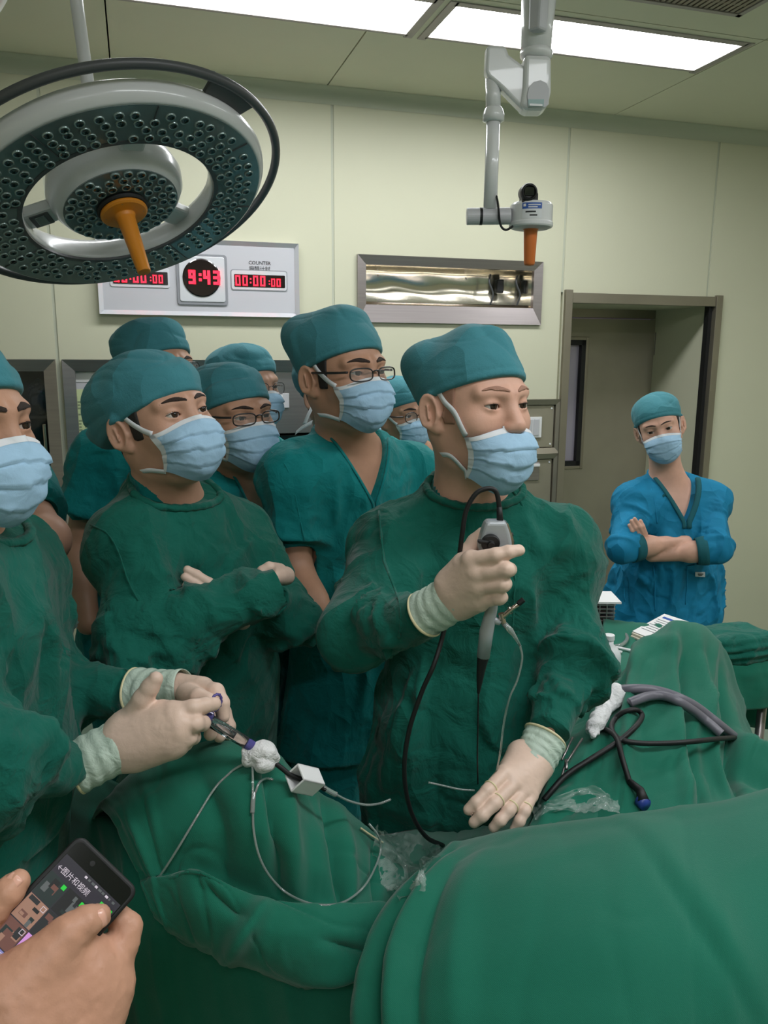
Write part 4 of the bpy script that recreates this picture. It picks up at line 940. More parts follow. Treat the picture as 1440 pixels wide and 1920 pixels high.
        def base(p):
            d = np.maximum(tor(p), zend - p[:, 2])
            if trousers:
                for sg in (1, -1):
                    hj = s.hip + s.T[:, 0] * sg * .08 + V(0, 0, .02); d = smin(d, np.maximum(rc(p, hj, V(hj[0], hj[1], .1), .108, .09), .06 - p[:, 2]), .04)
            for a in s.arms:
                sh, el, wr = [np.asarray(q, float) for q in a[:3]]
                if kind == 'gown':
                    d = smin(d, rc(p, sh, el, sleeve[0], sleeve[1]), kup)
                    cu_ = wr + nrm(el - wr) * .01; d = smin(d, np.maximum(rc(p, el, cu_, sleeve[1], sleeve[2]), (p - cu_.astype(np.float32)) @ nrm(cu_ - el).astype(np.float32) - .0), kfore)
                else:
                    e_ = sh + (el - sh) * (end or .62); u = nrm(el - sh).astype(np.float32)
                    d = smin(d, smax(rc(p, sh, sh + (el - sh) * (end or .62) * 1.25, sleeve[0], sleeve[1]), (p - e_.astype(np.float32)) @ u, .006), kup)
            if extra is not None: d = extra(p, d)
            return d
        def f(p):
            d = base(p); cut = ncut(p)
            if vneck:                               # V opening: a wedge in front of the chest
                q = (p - N) @ T; w0, dep = vneck; wl = w0 * np.clip(1 + (q[:, 2] - .02) / dep, 0, 1.3); wedge = np.maximum(np.abs(q[:, 0]) - wl, -q[:, 1] + .0); cut = np.minimum(cut, np.maximum(wedge * .8, -(q[:, 2] + dep + .02)))
            return smax(d, -cut, .006)
        pts = np.array([s.A1, s.A2, s.hip + .25, s.hip - .25] + [np.asarray(q) for a in s.arms for q in a[:(3 if kind == 'gown' else 2)]]); lo, hi = pts.min(0) - .13, pts.max(0) + .13; lo[2] = (.05 if trousers else zend - .01); hi[2] = s.N[2] + .06
        if hasattr(extra, 'box'): lo = np.minimum(lo, extra.box[0]); hi = np.maximum(hi, extra.box[1])
        v, q = surf(f, lo, hi, h, 1); gr = grad(f, v, .004); lim = np.where(np.abs(pmap(base, v)) < .004, .005, -1.0)
        # folds: rings and diagonals on the sleeves, long pulls on the trunk
        tl = (v - s.M) @ s.T; dist = [np.maximum(tor(v), 0) + .004]; disp = [fold(tl, seed, (11, 11, 2.6), amp, .8) + .6 * fold(tl + .3 * tl[:, [2, 0, 1]], seed + 3, (5, 5, 7), amp * .8, .9)]
        disp[0] = disp[0] * np.clip((.04 - tl[:, 2]) / .10, .4, 1)
        for i, a in enumerate(s.arms):
            sh, el, wr = [np.asarray(x, float) for x in a[:3]]
            for j, (p0, p1, r0, r1) in enumerate(((sh, el, sleeve[0], sleeve[1]), (el, wr, sleeve[1], sleeve[2]))):
                ax = p1 - p0; L = np.linalg.norm(ax); ax = ax / L; t = (v - p0) @ ax; rd = v - p0 - t[:, None] * ax; rn = rd / (np.linalg.norm(rd, axis=1)[:, None] + 1e-6)
                tt_ = np.clip(t / L, -.15, 1.1); c = np.stack([t * (armf[0] if j == 0 else armf[1] * 1.6), (rn @ s.T[:, 0]) * .55 + t * 2, (rn @ s.T[:, 2]) * .55 + t * 3], 1)
                k_ = (.5 + 1.1 * np.exp(-((tt_ - (1 if j == 0 else 0)) / .35) ** 2)) * (np.clip((tt_ + .05) / .4, .3, 1) if j == 0 else 1); disp.append(fold(c, seed + 7 * i + 3 * j, (1, 1, 1), amp * .85, .75) * k_ + fold(c, seed + 2 + 7 * i, (2.2, 1.6, 1.6), amp * .4, 1)); dist.append(np.abs(rc(v, p0, p1, r0, r1)) + .0)
                if kind != 'gown': break
        dist = np.stack(dist, 1); w = np.exp(-(dist / .018) ** 2) + 1e-6; w /= w.sum(1)[:, None]; dsp = (np.stack(disp, 1) * w).sum(1)
        nd = np.abs(ncut(v)); dsp *= np.clip(nd / .03, .1, 1)
        if vneck:
            qq = (v - s.N) @ s.T; wl = vneck[0] * np.clip(1 + (qq[:, 2] - .02) / vneck[1], 0, 1.3); dsp *= np.where(qq[:, 1] > 0, np.clip(np.abs(np.abs(qq[:, 0]) - wl) / .025, .1, 1), 1)
        for a in s.arms:
            sh, el, wr = [np.asarray(x, float) for x in a[:3]]; ep = (wr + nrm(el - wr) * .01) if kind == 'gown' else sh + (el - sh) * (end or .62); ed = nrm(el - wr) if kind == 'gown' else nrm(sh - el)
            near = np.linalg.norm(v - ep, axis=1) < .13; dsp = np.where(near, dsp * np.clip(((v - ep) @ ed) / .05, .06, 1), dsp)
        dsp = dsp * np.clip((v[:, 2] - zend) / .06, .1, 1) if not trousers else dsp * np.where(v[:, 2] > zend - .02, np.clip((v[:, 2] - zend) / .05, .1, 1), .4)
        v = v + gr * np.maximum(dsp, -.014)[:, None]; s.gf = f; s.gbase = base
        tin = s.torso(-.012)
        def inner(p):
            d = tin(p)
            for a in s.arms:
                d = np.minimum(d, rc(p, a[0], a[1], .053, .044))
                if kind == 'gown': d = np.minimum(d, rc(p, a[1], a[2], .046, .029))
            return smin(d, s.neck(p), .05)
        v = v.astype(np.float32)
        for _ in range(2): v = (v + grad(inner, v, .003) * np.maximum(lim - inner(v), 0)[:, None] * (lim > 0)[:, None]).astype(np.float32)
        o = s.part(name, v, q, m, smooth=True); s.gown = o
        if not vneck: s.collar(m, nr)
        else:
            for sg in (1, -1):
                z = np.linspace(.035, -vneck[1] + .0, 16); x = vneck[0] * np.clip(1 + (z - .02) / vneck[1], 0, 1.3) * sg + sg * .004
                o3 = s.N + np.stack([x, np.full(16, .30), z], 1) @ s.T.T; c = cast(base, o3, np.tile(-s.T[:, 1], (16, 1)), .6, .001)
                mb = MB().tube(c, .0042, 8, flat=.7); s.part('neckline', mb.v, mb.f, m, o, smooth=True)
        return o
    def inner(s, m, nr=.071, dep=.10):               # the shirt worn under the gown, seen inside its neck
        tor = s.torso(-.005); T = s.T.astype(np.float32); nc = (s.N + s.T[:, 1] * .012).astype(np.float32)
        def f(p):
            q = (p - nc) @ T; d = smin(tor(p), s.neck(p, .004), .03); rad = np.sqrt(q[:, 0] ** 2 + (q[:, 1] / 1.08) ** 2)
            w = np.maximum(np.abs(q[:, 0]) - .058 * np.clip(1 + (q[:, 2] - .015) / dep, 0, 1.4), -q[:, 1]); d = np.maximum(d, -w * .8)
            return np.maximum(np.maximum(d, rad - nr - .020), np.maximum(q[:, 2] - .050 + .30 * q[:, 1], -.12 - q[:, 2]))
        v, q = surf(f, s.N - .12, s.N + .10, .0035, 1); s.part('scrub_shirt', v, q, m, smooth=True)
    def collar(s, m, nr, th=.0075):
        a = np.linspace(0, 2 * math.pi, 73); tx, ty = s.T[:, 0], s.T[:, 1]; nc = s.N + ty * .012; rho = np.linspace(nr + .03, .035, 70); c = []
        for t in a:
            dr_ = tx * math.cos(t) + ty * math.sin(t) * 1.05; pp = nc + np.outer(rho, dr_); pp[:, 2] = s.N[2] + .040 - .42 * rho * math.sin(t) * 1.05; d = s.gbase(pp.astype(np.float32)); k = int(np.argmax(d < 0)) if (d < 0).any() else 35
            c.append(pp[max(k, 7)])
        c = np.array(c)
        c[-1] = c[0]
        for _ in range(3): c[1:-1] = (c[:-2] + 2 * c[1:-1] + c[2:]) / 4
        mb = MB().tube(c, th * (1 + .12 * np.sin(a * 23)), 8, caps=False); s.part('collar', mb.v, mb.f, m, s.gown, smooth=True)
    def seam(s, pts, f=None, r=.0022, m=None, name='seam', dirn=None, bumpy=True):
        """stitched seam: world points pushed onto the garment along dirn"""
        c = spline(pts, 10); d = np.tile(nrm(dirn if dirn is not None else -s.T[:, 1]), (len(c), 1)); q = cast(f or s.gf, c - d * .25, d, .6, .001); ok = np.abs((f or s.gf)(q.astype(np.float32))) < .006; q = q[ok]
        if len(q) < 4: return None
        rr = r * (1 + (.35 * np.sin(np.arange(len(q)) * 2.1) if bumpy else 0)); mb = MB().tube(q, rr, 6); return s.part(name, mb.v, mb.f, m or s.gown.data.materials[0], s.gown, smooth=True)

def hand_f(palm, fingers, kp=.012, kf=.006):
    """palm: list of (a, b, r1, r2); fingers: list of (points, radii)"""
    def f(p):
        d = None
        for a, b, r1, r2 in palm:
            e = rc(p, a, b, r1, r2); d = e if d is None else smin(d, e, kp)
        for pts, rad in fingers: d = smin(d, chain(p, pts, rad, .004), kf)
        return d
    pts = np.array([q for a, b, *_ in palm for q in (a, b)] + [q for ps, _ in fingers for q in ps]); f.box = (pts.min(0) - .035, pts.max(0) + .035); return f
def px(*l, dY=0.0): return [P(a, b, c + dY) for a, b, c in l]
# ------------------------------------------------------------------ the surgeon
s = Person('surgeon in dark green gown holding the silver scope, nose above his mask', (889, 757), 1.42, 34, pitch=1, roll=0, sc=1.05, skin='skin_fair', eye=.85, nose=1.05, h=.003, group='people in the operating room')
s.gaze = (.1, .02)
s.skel(P(884, 948, 1.48), P(730, 1035, 1.46), P(1030, 1026, 1.50), P(880, 1500, 1.5), [(P(730, 1035, 1.46), P(664, 1190, 1.28), P(802, 1151, 1.14)), (P(1030, 1026, 1.5), P(1074, 1215, 1.42), P(1028, 1377, 1.25))])
s.body()
s.brows('stubble', .0038, z=.024)
s.hair('stubble')
s.cap([((.02, -.085, .060), (.062, .045, .045), .04), ((-.015, .0, .100), (.035, .035, .022), .05)], seed=2.3, amp=.016, fr=(9, 9, 20))
s.mask(seed=1.3, drop=-.023, puff=1.0)
s.garment('gown', 'gown_green', 'surgical_gown', seed=2.0, sleeve=(.072, .076, .031), amp=.062)
Np, T = s.N, s.T
s.seam([P(795, 905, 1.3), P(752, 930, 1.3), P(728, 990, 1.3), P(725, 1090, 1.3), P(722, 1130, 1.3)])
s.seam([P(985, 905, 1.3), P(1010, 950, 1.3), P(1030, 1000, 1.3), P(1032, 1025, 1.3), P(1026, 1040, 1.3)])
s.seam([P(930, 1095, 1.3), P(985, 1098, 1.3), P(983, 1150, 1.3), P(978, 1200, 1.3)], r=.0016)
SURG = s; s.inner('scrub_teal')

# ------------------------------------------------------------------ assistant with folded arms
s = Person('assistant in dark green gown with folded gloved arms, big cap tilted back', (300, 786), 1.45, 52, pitch=12, roll=-6, sc=1.0, skin='skin_mid', eye=.82, h=.0030, group='people in the operating room')
s.gaze = (.05, .05)
s.skel(P(314, 950, 1.50), P(252, 1030, 1.41), P(448, 1012, 1.64), P(370, 1500, 1.58), [(P(252, 1030, 1.41), P(256, 1218, 1.30), P(534, 1096, 1.38)), (P(448, 1012, 1.64), P(545, 1160, 1.55), P(510, 1125, 1.50))])
s.body()
s.brows(th=.0040, z=.021)
s.hair()
s.cap([((.0, -.070, .046), (.084, .078, .062), .05), ((0, .0, .072), (.05, .05, .035), .05), ((0, -.105, .0), (.066, .05, .05), .04)], seed=4.1, amp=.018, plane=(.008, .31))
s.mask(seed=2.7, puff=1.02)
s.garment('gown', 'gown_green', 'surgical_gown', seed=5.0, sleeve=(.066, .070, .034), kfore=.010, amp=.058)
ASST = s; s.inner('scrub_teal')
s.seam([P(262, 960, 1.3), P(250, 1010, 1.3), P(246, 1060, 1.3), P(240, 1120, 1.3)], r=.0016)

# ------------------------------------------------------------------ foreground assistant on the left
s = Person('assistant in dark green gown at the left edge working the syringe', (-88, 800), 1.0, 70, pitch=2, roll=0, sc=1.0, skin='skin_tan', eye=.85, h=.0030, group='people in the operating room')
s.skel(P(-110, 1010, 1.03), P(-165, 1110, .90), P(20, 1065, 1.18), P(-120, 1800, 1.0), [(P(-165, 1110, .90), P(-85, 1425, .84), P(128, 1441, .95)), (P(20, 1065, 1.18), P(70, 1290, 1.18), P(240, 1298, 1.13))])
s.body()
s.brows(th=.0050, z=.021, arch=.003)
s.cap([((.0, -.055, .06), (.078, .075, .05), .05)], seed=6.6, amp=.012)
s.mask(seed=3.9, puff=.98, drop=-.002)
s.garment('gown', 'gown_green', 'surgical_gown', seed=9.0, sleeve=(.078, .082, .031), kfore=.02, amp=.062)
FRONT = s

# ------------------------------------------------------------------ tall observer with glasses
s = Person('tall observer in teal scrubs with glasses and a tall boxy cap', (643, 699), 1.858, 42, pitch=2, roll=-2, sc=1.1, skin='skin_tan', eye=.75, h=.0031, group='people in the operating room')
s.skel(P(652, 842, 1.922), P(556, 895, 1.836), P(768, 885, 2.030), P(665, 1300, 1.998), [(P(556, 895, 1.836), P(553, 1075, 1.793), P(640, 1230, 1.620)), (P(768, 885, 2.030), P(790, 1080, 2.030), P(760, 1250, 1.890))])
s.body(low_h=.011)
s.brows(th=.0045, z=.021)
s.hair()
s.cap([((0, -.055, .075), (.085, .072, .045), .04), ((.03, -.095, .088), (.034, .03, .028), .05), ((-.015, .0, .108), (.035, .035, .018), .06)], seed=8.2, amp=.010, plane=(.016, .36))
s.mask(seed=4.4)
s.glasses(w=.0255, hgt=.0125, z=-.004, rim=.0016)
s.garment('scrub', 'scrub_teal', 'scrub_shirt', g=.012, sleeve=(.066, .084, 0), end=.66, skirt=.03, zend=.72, seed=12.0, amp=.050, vneck=(.066, .125), trousers=True)
s.seam([P(590, 850, 1.620), P(612, 905, 1.620), P(630, 1000, 1.620), P(640, 1120, 1.620)], r=.0016)
TALL = s

# ------------------------------------------------------------------ bespectacled observer between the two gowns
s = Person('observer in teal scrubs with half-rim glasses behind the folded arms', (436, 777), 1.936, 43, pitch=0, roll=-3, sc=1.08, skin='skin_tan', eye=.7, h=.0034, group='people in the operating room')
s.skel(P(452, 905, 2.002), P(372, 945, 1.914), P(535, 945, 2.134), P(460, 1300, 2.090), [(P(372, 945, 1.914), P(360, 1110, 1.914), P(400, 1240, 1.870)), (P(535, 945, 2.134), P(560, 1110, 2.178), P(540, 1240, 2.090))])
s.body(low_h=.014)
s.brows(th=.0035, z=.019)
s.cap([((0, -.065, .052), (.082, .070, .05), .04), ((-.015, .02, .078), (.035, .035, .02), .04)], seed=10.5, amp=.014, plane=(.010, .36), base=(.084, .107, .080))
s.mask(seed=5.2)
s.glasses(w=.0255, hgt=.0125, z=-.002, rim=.0015)
s.garment('scrub', 'scrub_teal', 'scrub_shirt', g=.012, sleeve=(.066, .082, 0), end=.66, skirt=.03, zend=.72, seed=15.0, amp=.032, vneck=(.064, .15), h=.0105, trousers=True)

# ------------------------------------------------------------------ observer behind, bare arm on the left
s = Person('observer in teal scrubs with bare arm, standing behind the tilted cap', (296, 690), 2.205, 52, pitch=2, roll=0, sc=1.05, skin='skin_tan', eye=.7, h=.0034, group='people in the operating room')
s.skel(P(272, 812, 2.268), P(190, 862, 2.141), P(352, 850, 2.417), P(270, 1200, 2.279), [(P(190, 862, 2.141), P(146, 1035, 2.120), P(168, 1190, 2.014)), (P(352, 850, 2.417), P(370, 1030, 2.438), P(350, 1200, 2.332))])
s.body(low_h=.0125, arm_r=(.043, .037, .030))
s.cap([((0, -.06, .060), (.080, .075, .048), .05), ((0, .01, .088), (.04, .04, .022), .05)], seed=13.5, amp=.016)
s.brows(z=.021)
s.mask(seed=6.1)
s.glasses(w=.024, hgt=.015, z=-.002)
s.garment('scrub', 'scrub_teal', 'scrub_shirt', g=.014, sleeve=(.070, .090, 0), end=.58, skirt=.03, zend=.72, seed=18.0, amp=.052, vneck=(.06, .12), h=.0105, trousers=True)
mb = MB().prism([P(190, 815, 2.014), P(226, 817, 2.014), P(226, 824, 2.014), P(190, 823, 2.014)], V(0, .003, 0)); s.part('mask_tie', mb.v, mb.f, 'mask_white')

# ------------------------------------------------------------------ observer at the back with cap and glasses
s = Person('observer at the back whose pale cap rises behind the half-rim glasses', (463, 724), 2.436, 50, pitch=0, roll=0, sc=1.04, skin='skin_mid', eye=.7, h=.0038, group='people in the operating room')
s.skel(P(470, 838, 2.478), P(400, 870, 2.415), P(528, 874, 2.604), P(470, 1200, 2.520), [(P(400, 870, 2.415), P(392, 1000, 2.415), P(420, 1120, 2.310)), (P(528, 874, 2.604), P(552, 1010, 2.604), P(540, 1130, 2.520))])
s.body(low_h=.016)
s.cap([((0, -.06, .058), (.080, .072, .046), .05), ((0, .01, .085), (.04, .045, .02), .05)], seed=16.5, amp=.015)
s.mask(seed=7.1)
s.glasses(w=.025, hgt=.016, z=-.004, rim=.001)
s.garment('scrub', 'scrub_teal', 'scrub_shirt', g=.012, sleeve=(.066, .084, 0), end=.6, skirt=.03, zend=.72, seed=21.0, amp=.034, vneck=(.06, .12), h=.013, trousers=True)

# ------------------------------------------------------------------ observer hidden behind the tall one
s = Person('observer mostly hidden behind the tall boxy cap, white mask ties showing', (632, 738), 2.374, 48, pitch=0, roll=0, sc=1.1, skin='skin_mid', h=.0036, group='people in the operating room')
s.skel(P(640, 838, 2.419), P(568, 868, 2.352), P(720, 862, 2.576), P(640, 1200, 2.576), [(P(568, 868, 2.352), P(560, 1000, 2.374), P(590, 1130, 2.296)), (P(720, 862, 2.576), P(730, 1000, 2.632), P(720, 1130, 2.576))])
s.body(low_h=.016)
s.hair()
s.cap([((0, -.05, .060), (.080, .076, .045), .05)], seed=19.5, amp=.014)
s.mask(seed=8.1)
s.garment('scrub', 'scrub_teal', 'scrub_shirt', g=.012, sleeve=(.066, .084, 0), end=.6, skirt=.03, zend=.72, seed=24.0, amp=.036, h=.0125, trousers=True)
for pts, w in (([P(586, 762, 2.274), P(578, 778, 2.262), P(571, 795, 2.262)], .006), ([P(586, 764, 2.274), P(605, 765, 2.262), P(622, 768, 2.274)], .005), ([P(594, 782, 2.274), P(604, 790, 2.262), P(620, 790, 2.274)], .005), ([P(554, 812, 2.274), P(566, 802, 2.274), P(585, 792, 2.285)], .007), ([P(580, 690, 2.285), P(584, 700, 2.274), P(590, 709, 2.274)], .006)):
    c = spline(pts, 6); up_ = np.tile(V(.3, 0, .95), (len(c), 1)) if abs(pts[-1][0] - pts[0][0]) > .03 else np.tile(V(.95, 0, .2), (len(c), 1))
    vv_, ff = strip_mesh(c + up_ * w, c - up_ * w); s.part('mask_tie', vv_, ff, 'mask_white', smooth=True, solid=.001)

# ------------------------------------------------------------------ two observers by the far wall
s = Person('observer in round glasses between the tall cap and the surgeon', (753, 775), 2.9, 36, pitch=0, roll=-7, sc=1.0, skin='skin_tan', eye=.7, h=.0042, group='people in the operating room')
s.skel(P(772, 848, 2.95), P(722, 872, 2.9), P(836, 866, 3.05), P(780, 1100, 3.0), [(P(722, 872, 2.9), P(715, 970, 2.9), P(740, 1050, 2.8)), (P(836, 866, 3.05), P(845, 970, 3.05), P(830, 1060, 2.95))])
s.body(low_h=.02)
s.brows(z=.021)
s.cap([((0, -.05, .065), (.080, .074, .048), .05), ((0, .0, .095), (.04, .05, .022), .05)], seed=22.5, amp=.016, fr=(12, 12, 30), h=.0045)
s.mask(seed=9.1)
s.glasses(w=.023, hgt=.018, z=-.004, rim=.0016, rnd=.2)
s.garment('scrub', 'scrub_teal', 'scrub_shirt', g=.012, sleeve=(.066, .084, 0), end=.6, skirt=.03, zend=.72, seed=27.0, amp=.020, vneck=(.06, .12), h=.013, trousers=True)
s = Person('observer whose glasses just show beside the tall observer\'s mask', (692, 783), 3.4, 40, pitch=0, roll=0, sc=1.05, skin='skin_tan', h=.0045, group='people in the operating room')
s.skel(P(695, 855, 3.43), P(650, 875, 3.37), P(745, 872, 3.53), P(695, 1100, 3.45), [])
s.body(low_h=.02)
s.cap([((0, -.05, .06), (.080, .075, .05), .05)], seed=25.5, h=.005)
s.mask(seed=10.1, straps=False)
s.glasses(w=.025, hgt=.016, z=-.004, rim=.0016)
s.garment('scrub', 'scrub_teal', 'scrub_shirt', g=.012, sleeve=(.066, .084, 0), end=.6, skirt=.03, zend=.72, seed=30.0, amp=.020, h=.014, trousers=True)

# ------------------------------------------------------------------ person behind the foreground assistant: bare elbow
s = Person('person in teal scrubs behind the left assistant, only the bare elbow showing', (-110, 740), 1.66, 60, sc=1.0, skin='skin_mid', h=.004, group='people in the operating room')
s.skel(P(-130, 880, 1.70), P(-240, 940, 1.72), P(22, 912, 1.62), P(-180, 1400, 1.75), [(P(22, 912, 1.62), P(84, 1012, 1.50), P(0, 1085, 1.42))])
s.body(low_h=.009, arm_r=(.042, .040, .030))
s.cap([((0, -.05, .06), (.080, .075, .05), .05)], seed=28.5, h=.005)
s.mask(seed=11.1, straps=False)
s.garment('scrub', 'scrub_teal', 'scrub_shirt', g=.012, sleeve=(.066, .076, 0), end=.62, skirt=.03, zend=.72, seed=33.0, amp=.018, h=.0105, trousers=True)

# ------------------------------------------------------------------ nurse by the door
s = Person('nurse in bright blue jacket with folded bare arms by the steel door', (1236, 800), 2.85, -17, pitch=-4, roll=-17, sc=.97, skin='skin_fair', eye=.8, h=.0033, wide=.96, group='people in the operating room')
s.gaze = (.1, -.02); s.karm = .006
s.skel(P(1253, 912, 2.90), P(1190, 945, 2.86), P(1324, 943, 2.90), P(1248, 1090, 2.95), [(P(1190, 945, 2.86), P(1166, 1030, 2.70), P(1300, 1012, 2.76)), (P(1324, 943, 2.90), P(1346, 1030, 2.70), P(1205, 1044, 2.75))])
# nurse: fingers of the tucked hand on her sleeve
palm = [(P(1222, 1035, 2.745), P(1204, 1006, 2.72), .022, .016)]
fing = [(px((1207, 1004, 2.715), (1199, 988, 2.70), (1190, 973, 2.705)), (.009, .0078, .0066)), (px((1201, 1006, 2.715), (1191, 990, 2.70), (1184, 977, 2.705)), (.009, .0078, .0066)), (px((1195, 1009, 2.715), (1185, 995, 2.70), (1180, 985, 2.705)), (.0088, .0074, .0064)), (px((1210, 1001, 2.715), (1205, 987, 2.705), (1201, 977, 2.71)), (.009, .0078, .0066))]
f_ = hand_f(palm, fing, .012, .004); s.body(low_h=.0085, arm_r=(.034, .033, .022), extra=[surf(f_, f_.box[0], f_.box[1], .003, 1)])
s.brows(th=.0026, z=.020, arch=.004)
s.hair()
s.cap([((0, -.05, .062), (.075, .07, .05), .05), ((.0, -.11, .0), (.04, .03, .04), .03)], seed=31.5, amp=.010, base=(.081, .103, .085), fr=(8, 8, 24), h=.0032)
s.mask(seed=12.1, drop=-.004, wsc=1.08)
NURSE = s
def _stub(p, d):
    for sh, el, wr in s.arms:
        fd = nrm(np.asarray(wr) - np.asarray(el)); q = np.asarray(el) + fd * .045; d = smin(d, np.maximum(rc(p, el, el + fd * .07, .054, .047), (p - q.astype(np.float32)) @ fd.astype(np.float32)), .02)
    return d
s.garment('scrub', 'jacket_blue', 'jacket', extra=_stub, g=.014, sleeve=(.056, .062, 0), end=.98, skirt=.035, zend=.72, seed=36.0, amp=.044, vneck=(.058, .105), h=.0065, trousers=True, armf=(16, 9))
# ------------------------------------------------------------------ hands and gloves
def glove(person, f, m='glove_latex', h=.0022, label=None, wr=.0004):
    v, q = surf(f, f.box[0], f.box[1], h, 1); g = grad(f, v); v = v + g * (wr * np.abs(noise(v * 120)) + .5 * wr * noise(v * 60))[:, None]
    o = person.part('glove', v, q, m, smooth=True)
    return o
def cuff(person, a, b, ra, rb, parent, seed=0, bead=True, flat=1.0):
    """glove cuff from the wrist b back to the bead a, over the sleeve"""
    a, b = np.asarray(a, float), np.asarray(b, float); ax = nrm(b - a); L = np.linalg.norm(b - a); u = nrm(np.cross(ax, (0, 0, 1.0))); w = np.cross(ax, u); n, m = 40, 26; v = []
    for i in range(m):
        t = i / (m - 1)
        for k in range(n):
            an = 2 * math.pi * k / n; r = ra + (rb - ra) * t ** .8 + .0011 * math.sin(t * 30 + 2 * math.sin(an + seed)) * (1 - t * .3) + .0012 * math.sin(3 * an + seed + 5 * t)
            v.append(a + ax * L * t + r * (u * math.cos(an) + w * math.sin(an) * flat))
    f = [(i * n + k, i * n + (k + 1) % n, (i + 1) * n + (k + 1) % n, (i + 1) * n + k) for i in range(m - 1) for k in range(n)]
    o = person.part('glove_cuff', v, np.array(f), 'glove_cuff', smooth=True, solid=.001)
    if bead:
        lp = np.array(v[:n] + [v[0]]); mb = MB().tube(lp, .0022, 8, caps=False); person.part('bead', mb.v, mb.f, 'glove_bead', o, smooth=True)
    return o
# surgeon's right hand on the scope
Yh = 1.075
wrist = P(858, 1112, 1.11)
mcp = [P(884, 1051, 1.075), P(894, 1075, 1.068), P(897, 1101, 1.07), P(900, 1126, 1.078)]
palm = [(wrist, q, .026, r) for q, r in zip(mcp, (.0150, .0155, .0150, .0140))] + [(P(850, 1095, 1.11), P(872, 1060, 1.10), .026, .020), (P(862, 1135, 1.11), P(895, 1125, 1.09), .022, .016)]
fing = [(px((884, 1051, 1.072), (930, 1041, 1.052), (953, 1035, 1.052), (973, 1032, 1.058)), (.0125, .0100, .0090, .0080)),
        (px((894, 1075, 1.066), (950, 1068, 1.045), (955, 1068, 1.075), (928, 1068, 1.115)), (.0125, .0108, .0095, .0085)),
        (px((897, 1100, 1.068), (943, 1096, 1.048), (947, 1095, 1.075), (922, 1095, 1.115)), (.0120, .0103, .0092, .0082)),
        (px((900, 1126, 1.076), (936, 1121, 1.056), (940, 1120, 1.08), (920, 1120, 1.11)), (.0112, .0095, .0085, .0078)),
        (px((866, 1080, 1.115), (877, 1038, 1.125), (891, 1016, 1.125), (905, 1001, 1.118)), (.018, .0135, .0115, .0098))]
glove(SURG, hand_f(palm, fing, .014, .0042))
cuff(SURG, P(795, 1153, 1.135), P(868, 1106, 1.108), .0345, .0325, None, 1)
# surgeon's left hand resting on the drape
mcp = [P(946, 1449, 1.155), P(962, 1468, 1.145), P(979, 1484, 1.145), P(995, 1490, 1.15)]
wr2 = P(1000, 1428, 1.21)
palm = [(wr2, q, .029, r) for q, r in zip(mcp, (.0135, .0140, .0135, .0125))] + [(P(975, 1415, 1.21), P(957, 1440, 1.18), .023, .016)]
fing = [(px((946, 1450, 1.152), (914, 1483, 1.118), (893, 1505, 1.106), (879, 1518, 1.105)), (.0120, .0100, .0094, .0084)),
        (px((962, 1470, 1.142), (926, 1507, 1.104), (904, 1529, 1.092), (889, 1542, 1.092)), (.0122, .0103, .0096, .0086)),
        (px((979, 1486, 1.142), (953, 1520, 1.107), (938, 1538, 1.097), (926, 1551, 1.098)), (.0118, .0098, .0092, .0082)),
        (px((995, 1492, 1.147), (983, 1521, 1.117), (974, 1540, 1.108), (965, 1554, 1.108)), (.0110, .0090, .0083, .0075)),
        (px((960, 1445, 1.20), (925, 1490, 1.20), (905, 1530, 1.18)), (.015, .011, .009))]
gl = glove(SURG, hand_f(palm, fing, .014, .003))
for f_, tpos, rr in ((fing[0], .45, .0108), (fing[1], .45, .0110), (fing[2], .4, .0106), (fing[3], .4, .0098)):   # rolled rings of loose latex on the fingers
    a, b = f_[0][0], f_[0][1]; c = a + (b - a) * (tpos + .35); ax = nrm(b - a); u = nrm(np.cross(ax, ZU)); w = np.cross(ax, u); t = np.linspace(0, 2 * math.pi, 25)
    mb = MB().tube(c + np.outer(np.cos(t), u) * rr + np.outer(np.sin(t), w) * rr, .0014, 6, caps=False); SURG.part('finger_roll', mb.v, mb.f, 'glove_bead', gl, smooth=True)
cuff(SURG, P(1024, 1384, 1.235), P(992, 1440, 1.20), .0360, .0335, None, 3)
# foreground assistant: near hand
wr3 = P(240, 1392, .985)
mcp = [P(325, 1336, .975), P(337, 1357, .965), P(336, 1378, .962), P(328, 1397, .965)]
palm = [(wr3, q, .032, r) for q, r in zip(mcp, (.0155, .0165, .0160, .0150))] + [(P(248, 1362, .99), P(300, 1340, .985), .024, .018), (P(262, 1405, .975), P(318, 1392, .968), .024, .018)]
fing = [(px((325, 1336, .973), (362, 1327, .975), (385, 1322, .985), (402, 1320, .995)), (.0130, .0108, .0098, .0088)),
        (px((337, 1357, .963), (366, 1356, .965), (380, 1356, .98), (375, 1356, 1.0)), (.0130, .0108, .0098, .0090)),
        (px((336, 1379, .960), (354, 1382, .966), (362, 1382, .98), (355, 1380, 1.0)), (.0125, .0105, .0095, .0088)),
        (px((328, 1398, .963), (341, 1397, .972), (348, 1394, .985), (340, 1390, 1.0)), (.0118, .0098, .0090, .0082)),
        (px((252, 1348, .99), (268, 1312, .985), (282, 1288, .985), (292, 1273, .985)), (.020, .0140, .0115, .0095))]
glove(FRONT, hand_f(palm, fing, .016, .0042))
cuff(FRONT, P(140, 1440, .96), P(250, 1388, .985), .0335, .0345, None, 5)
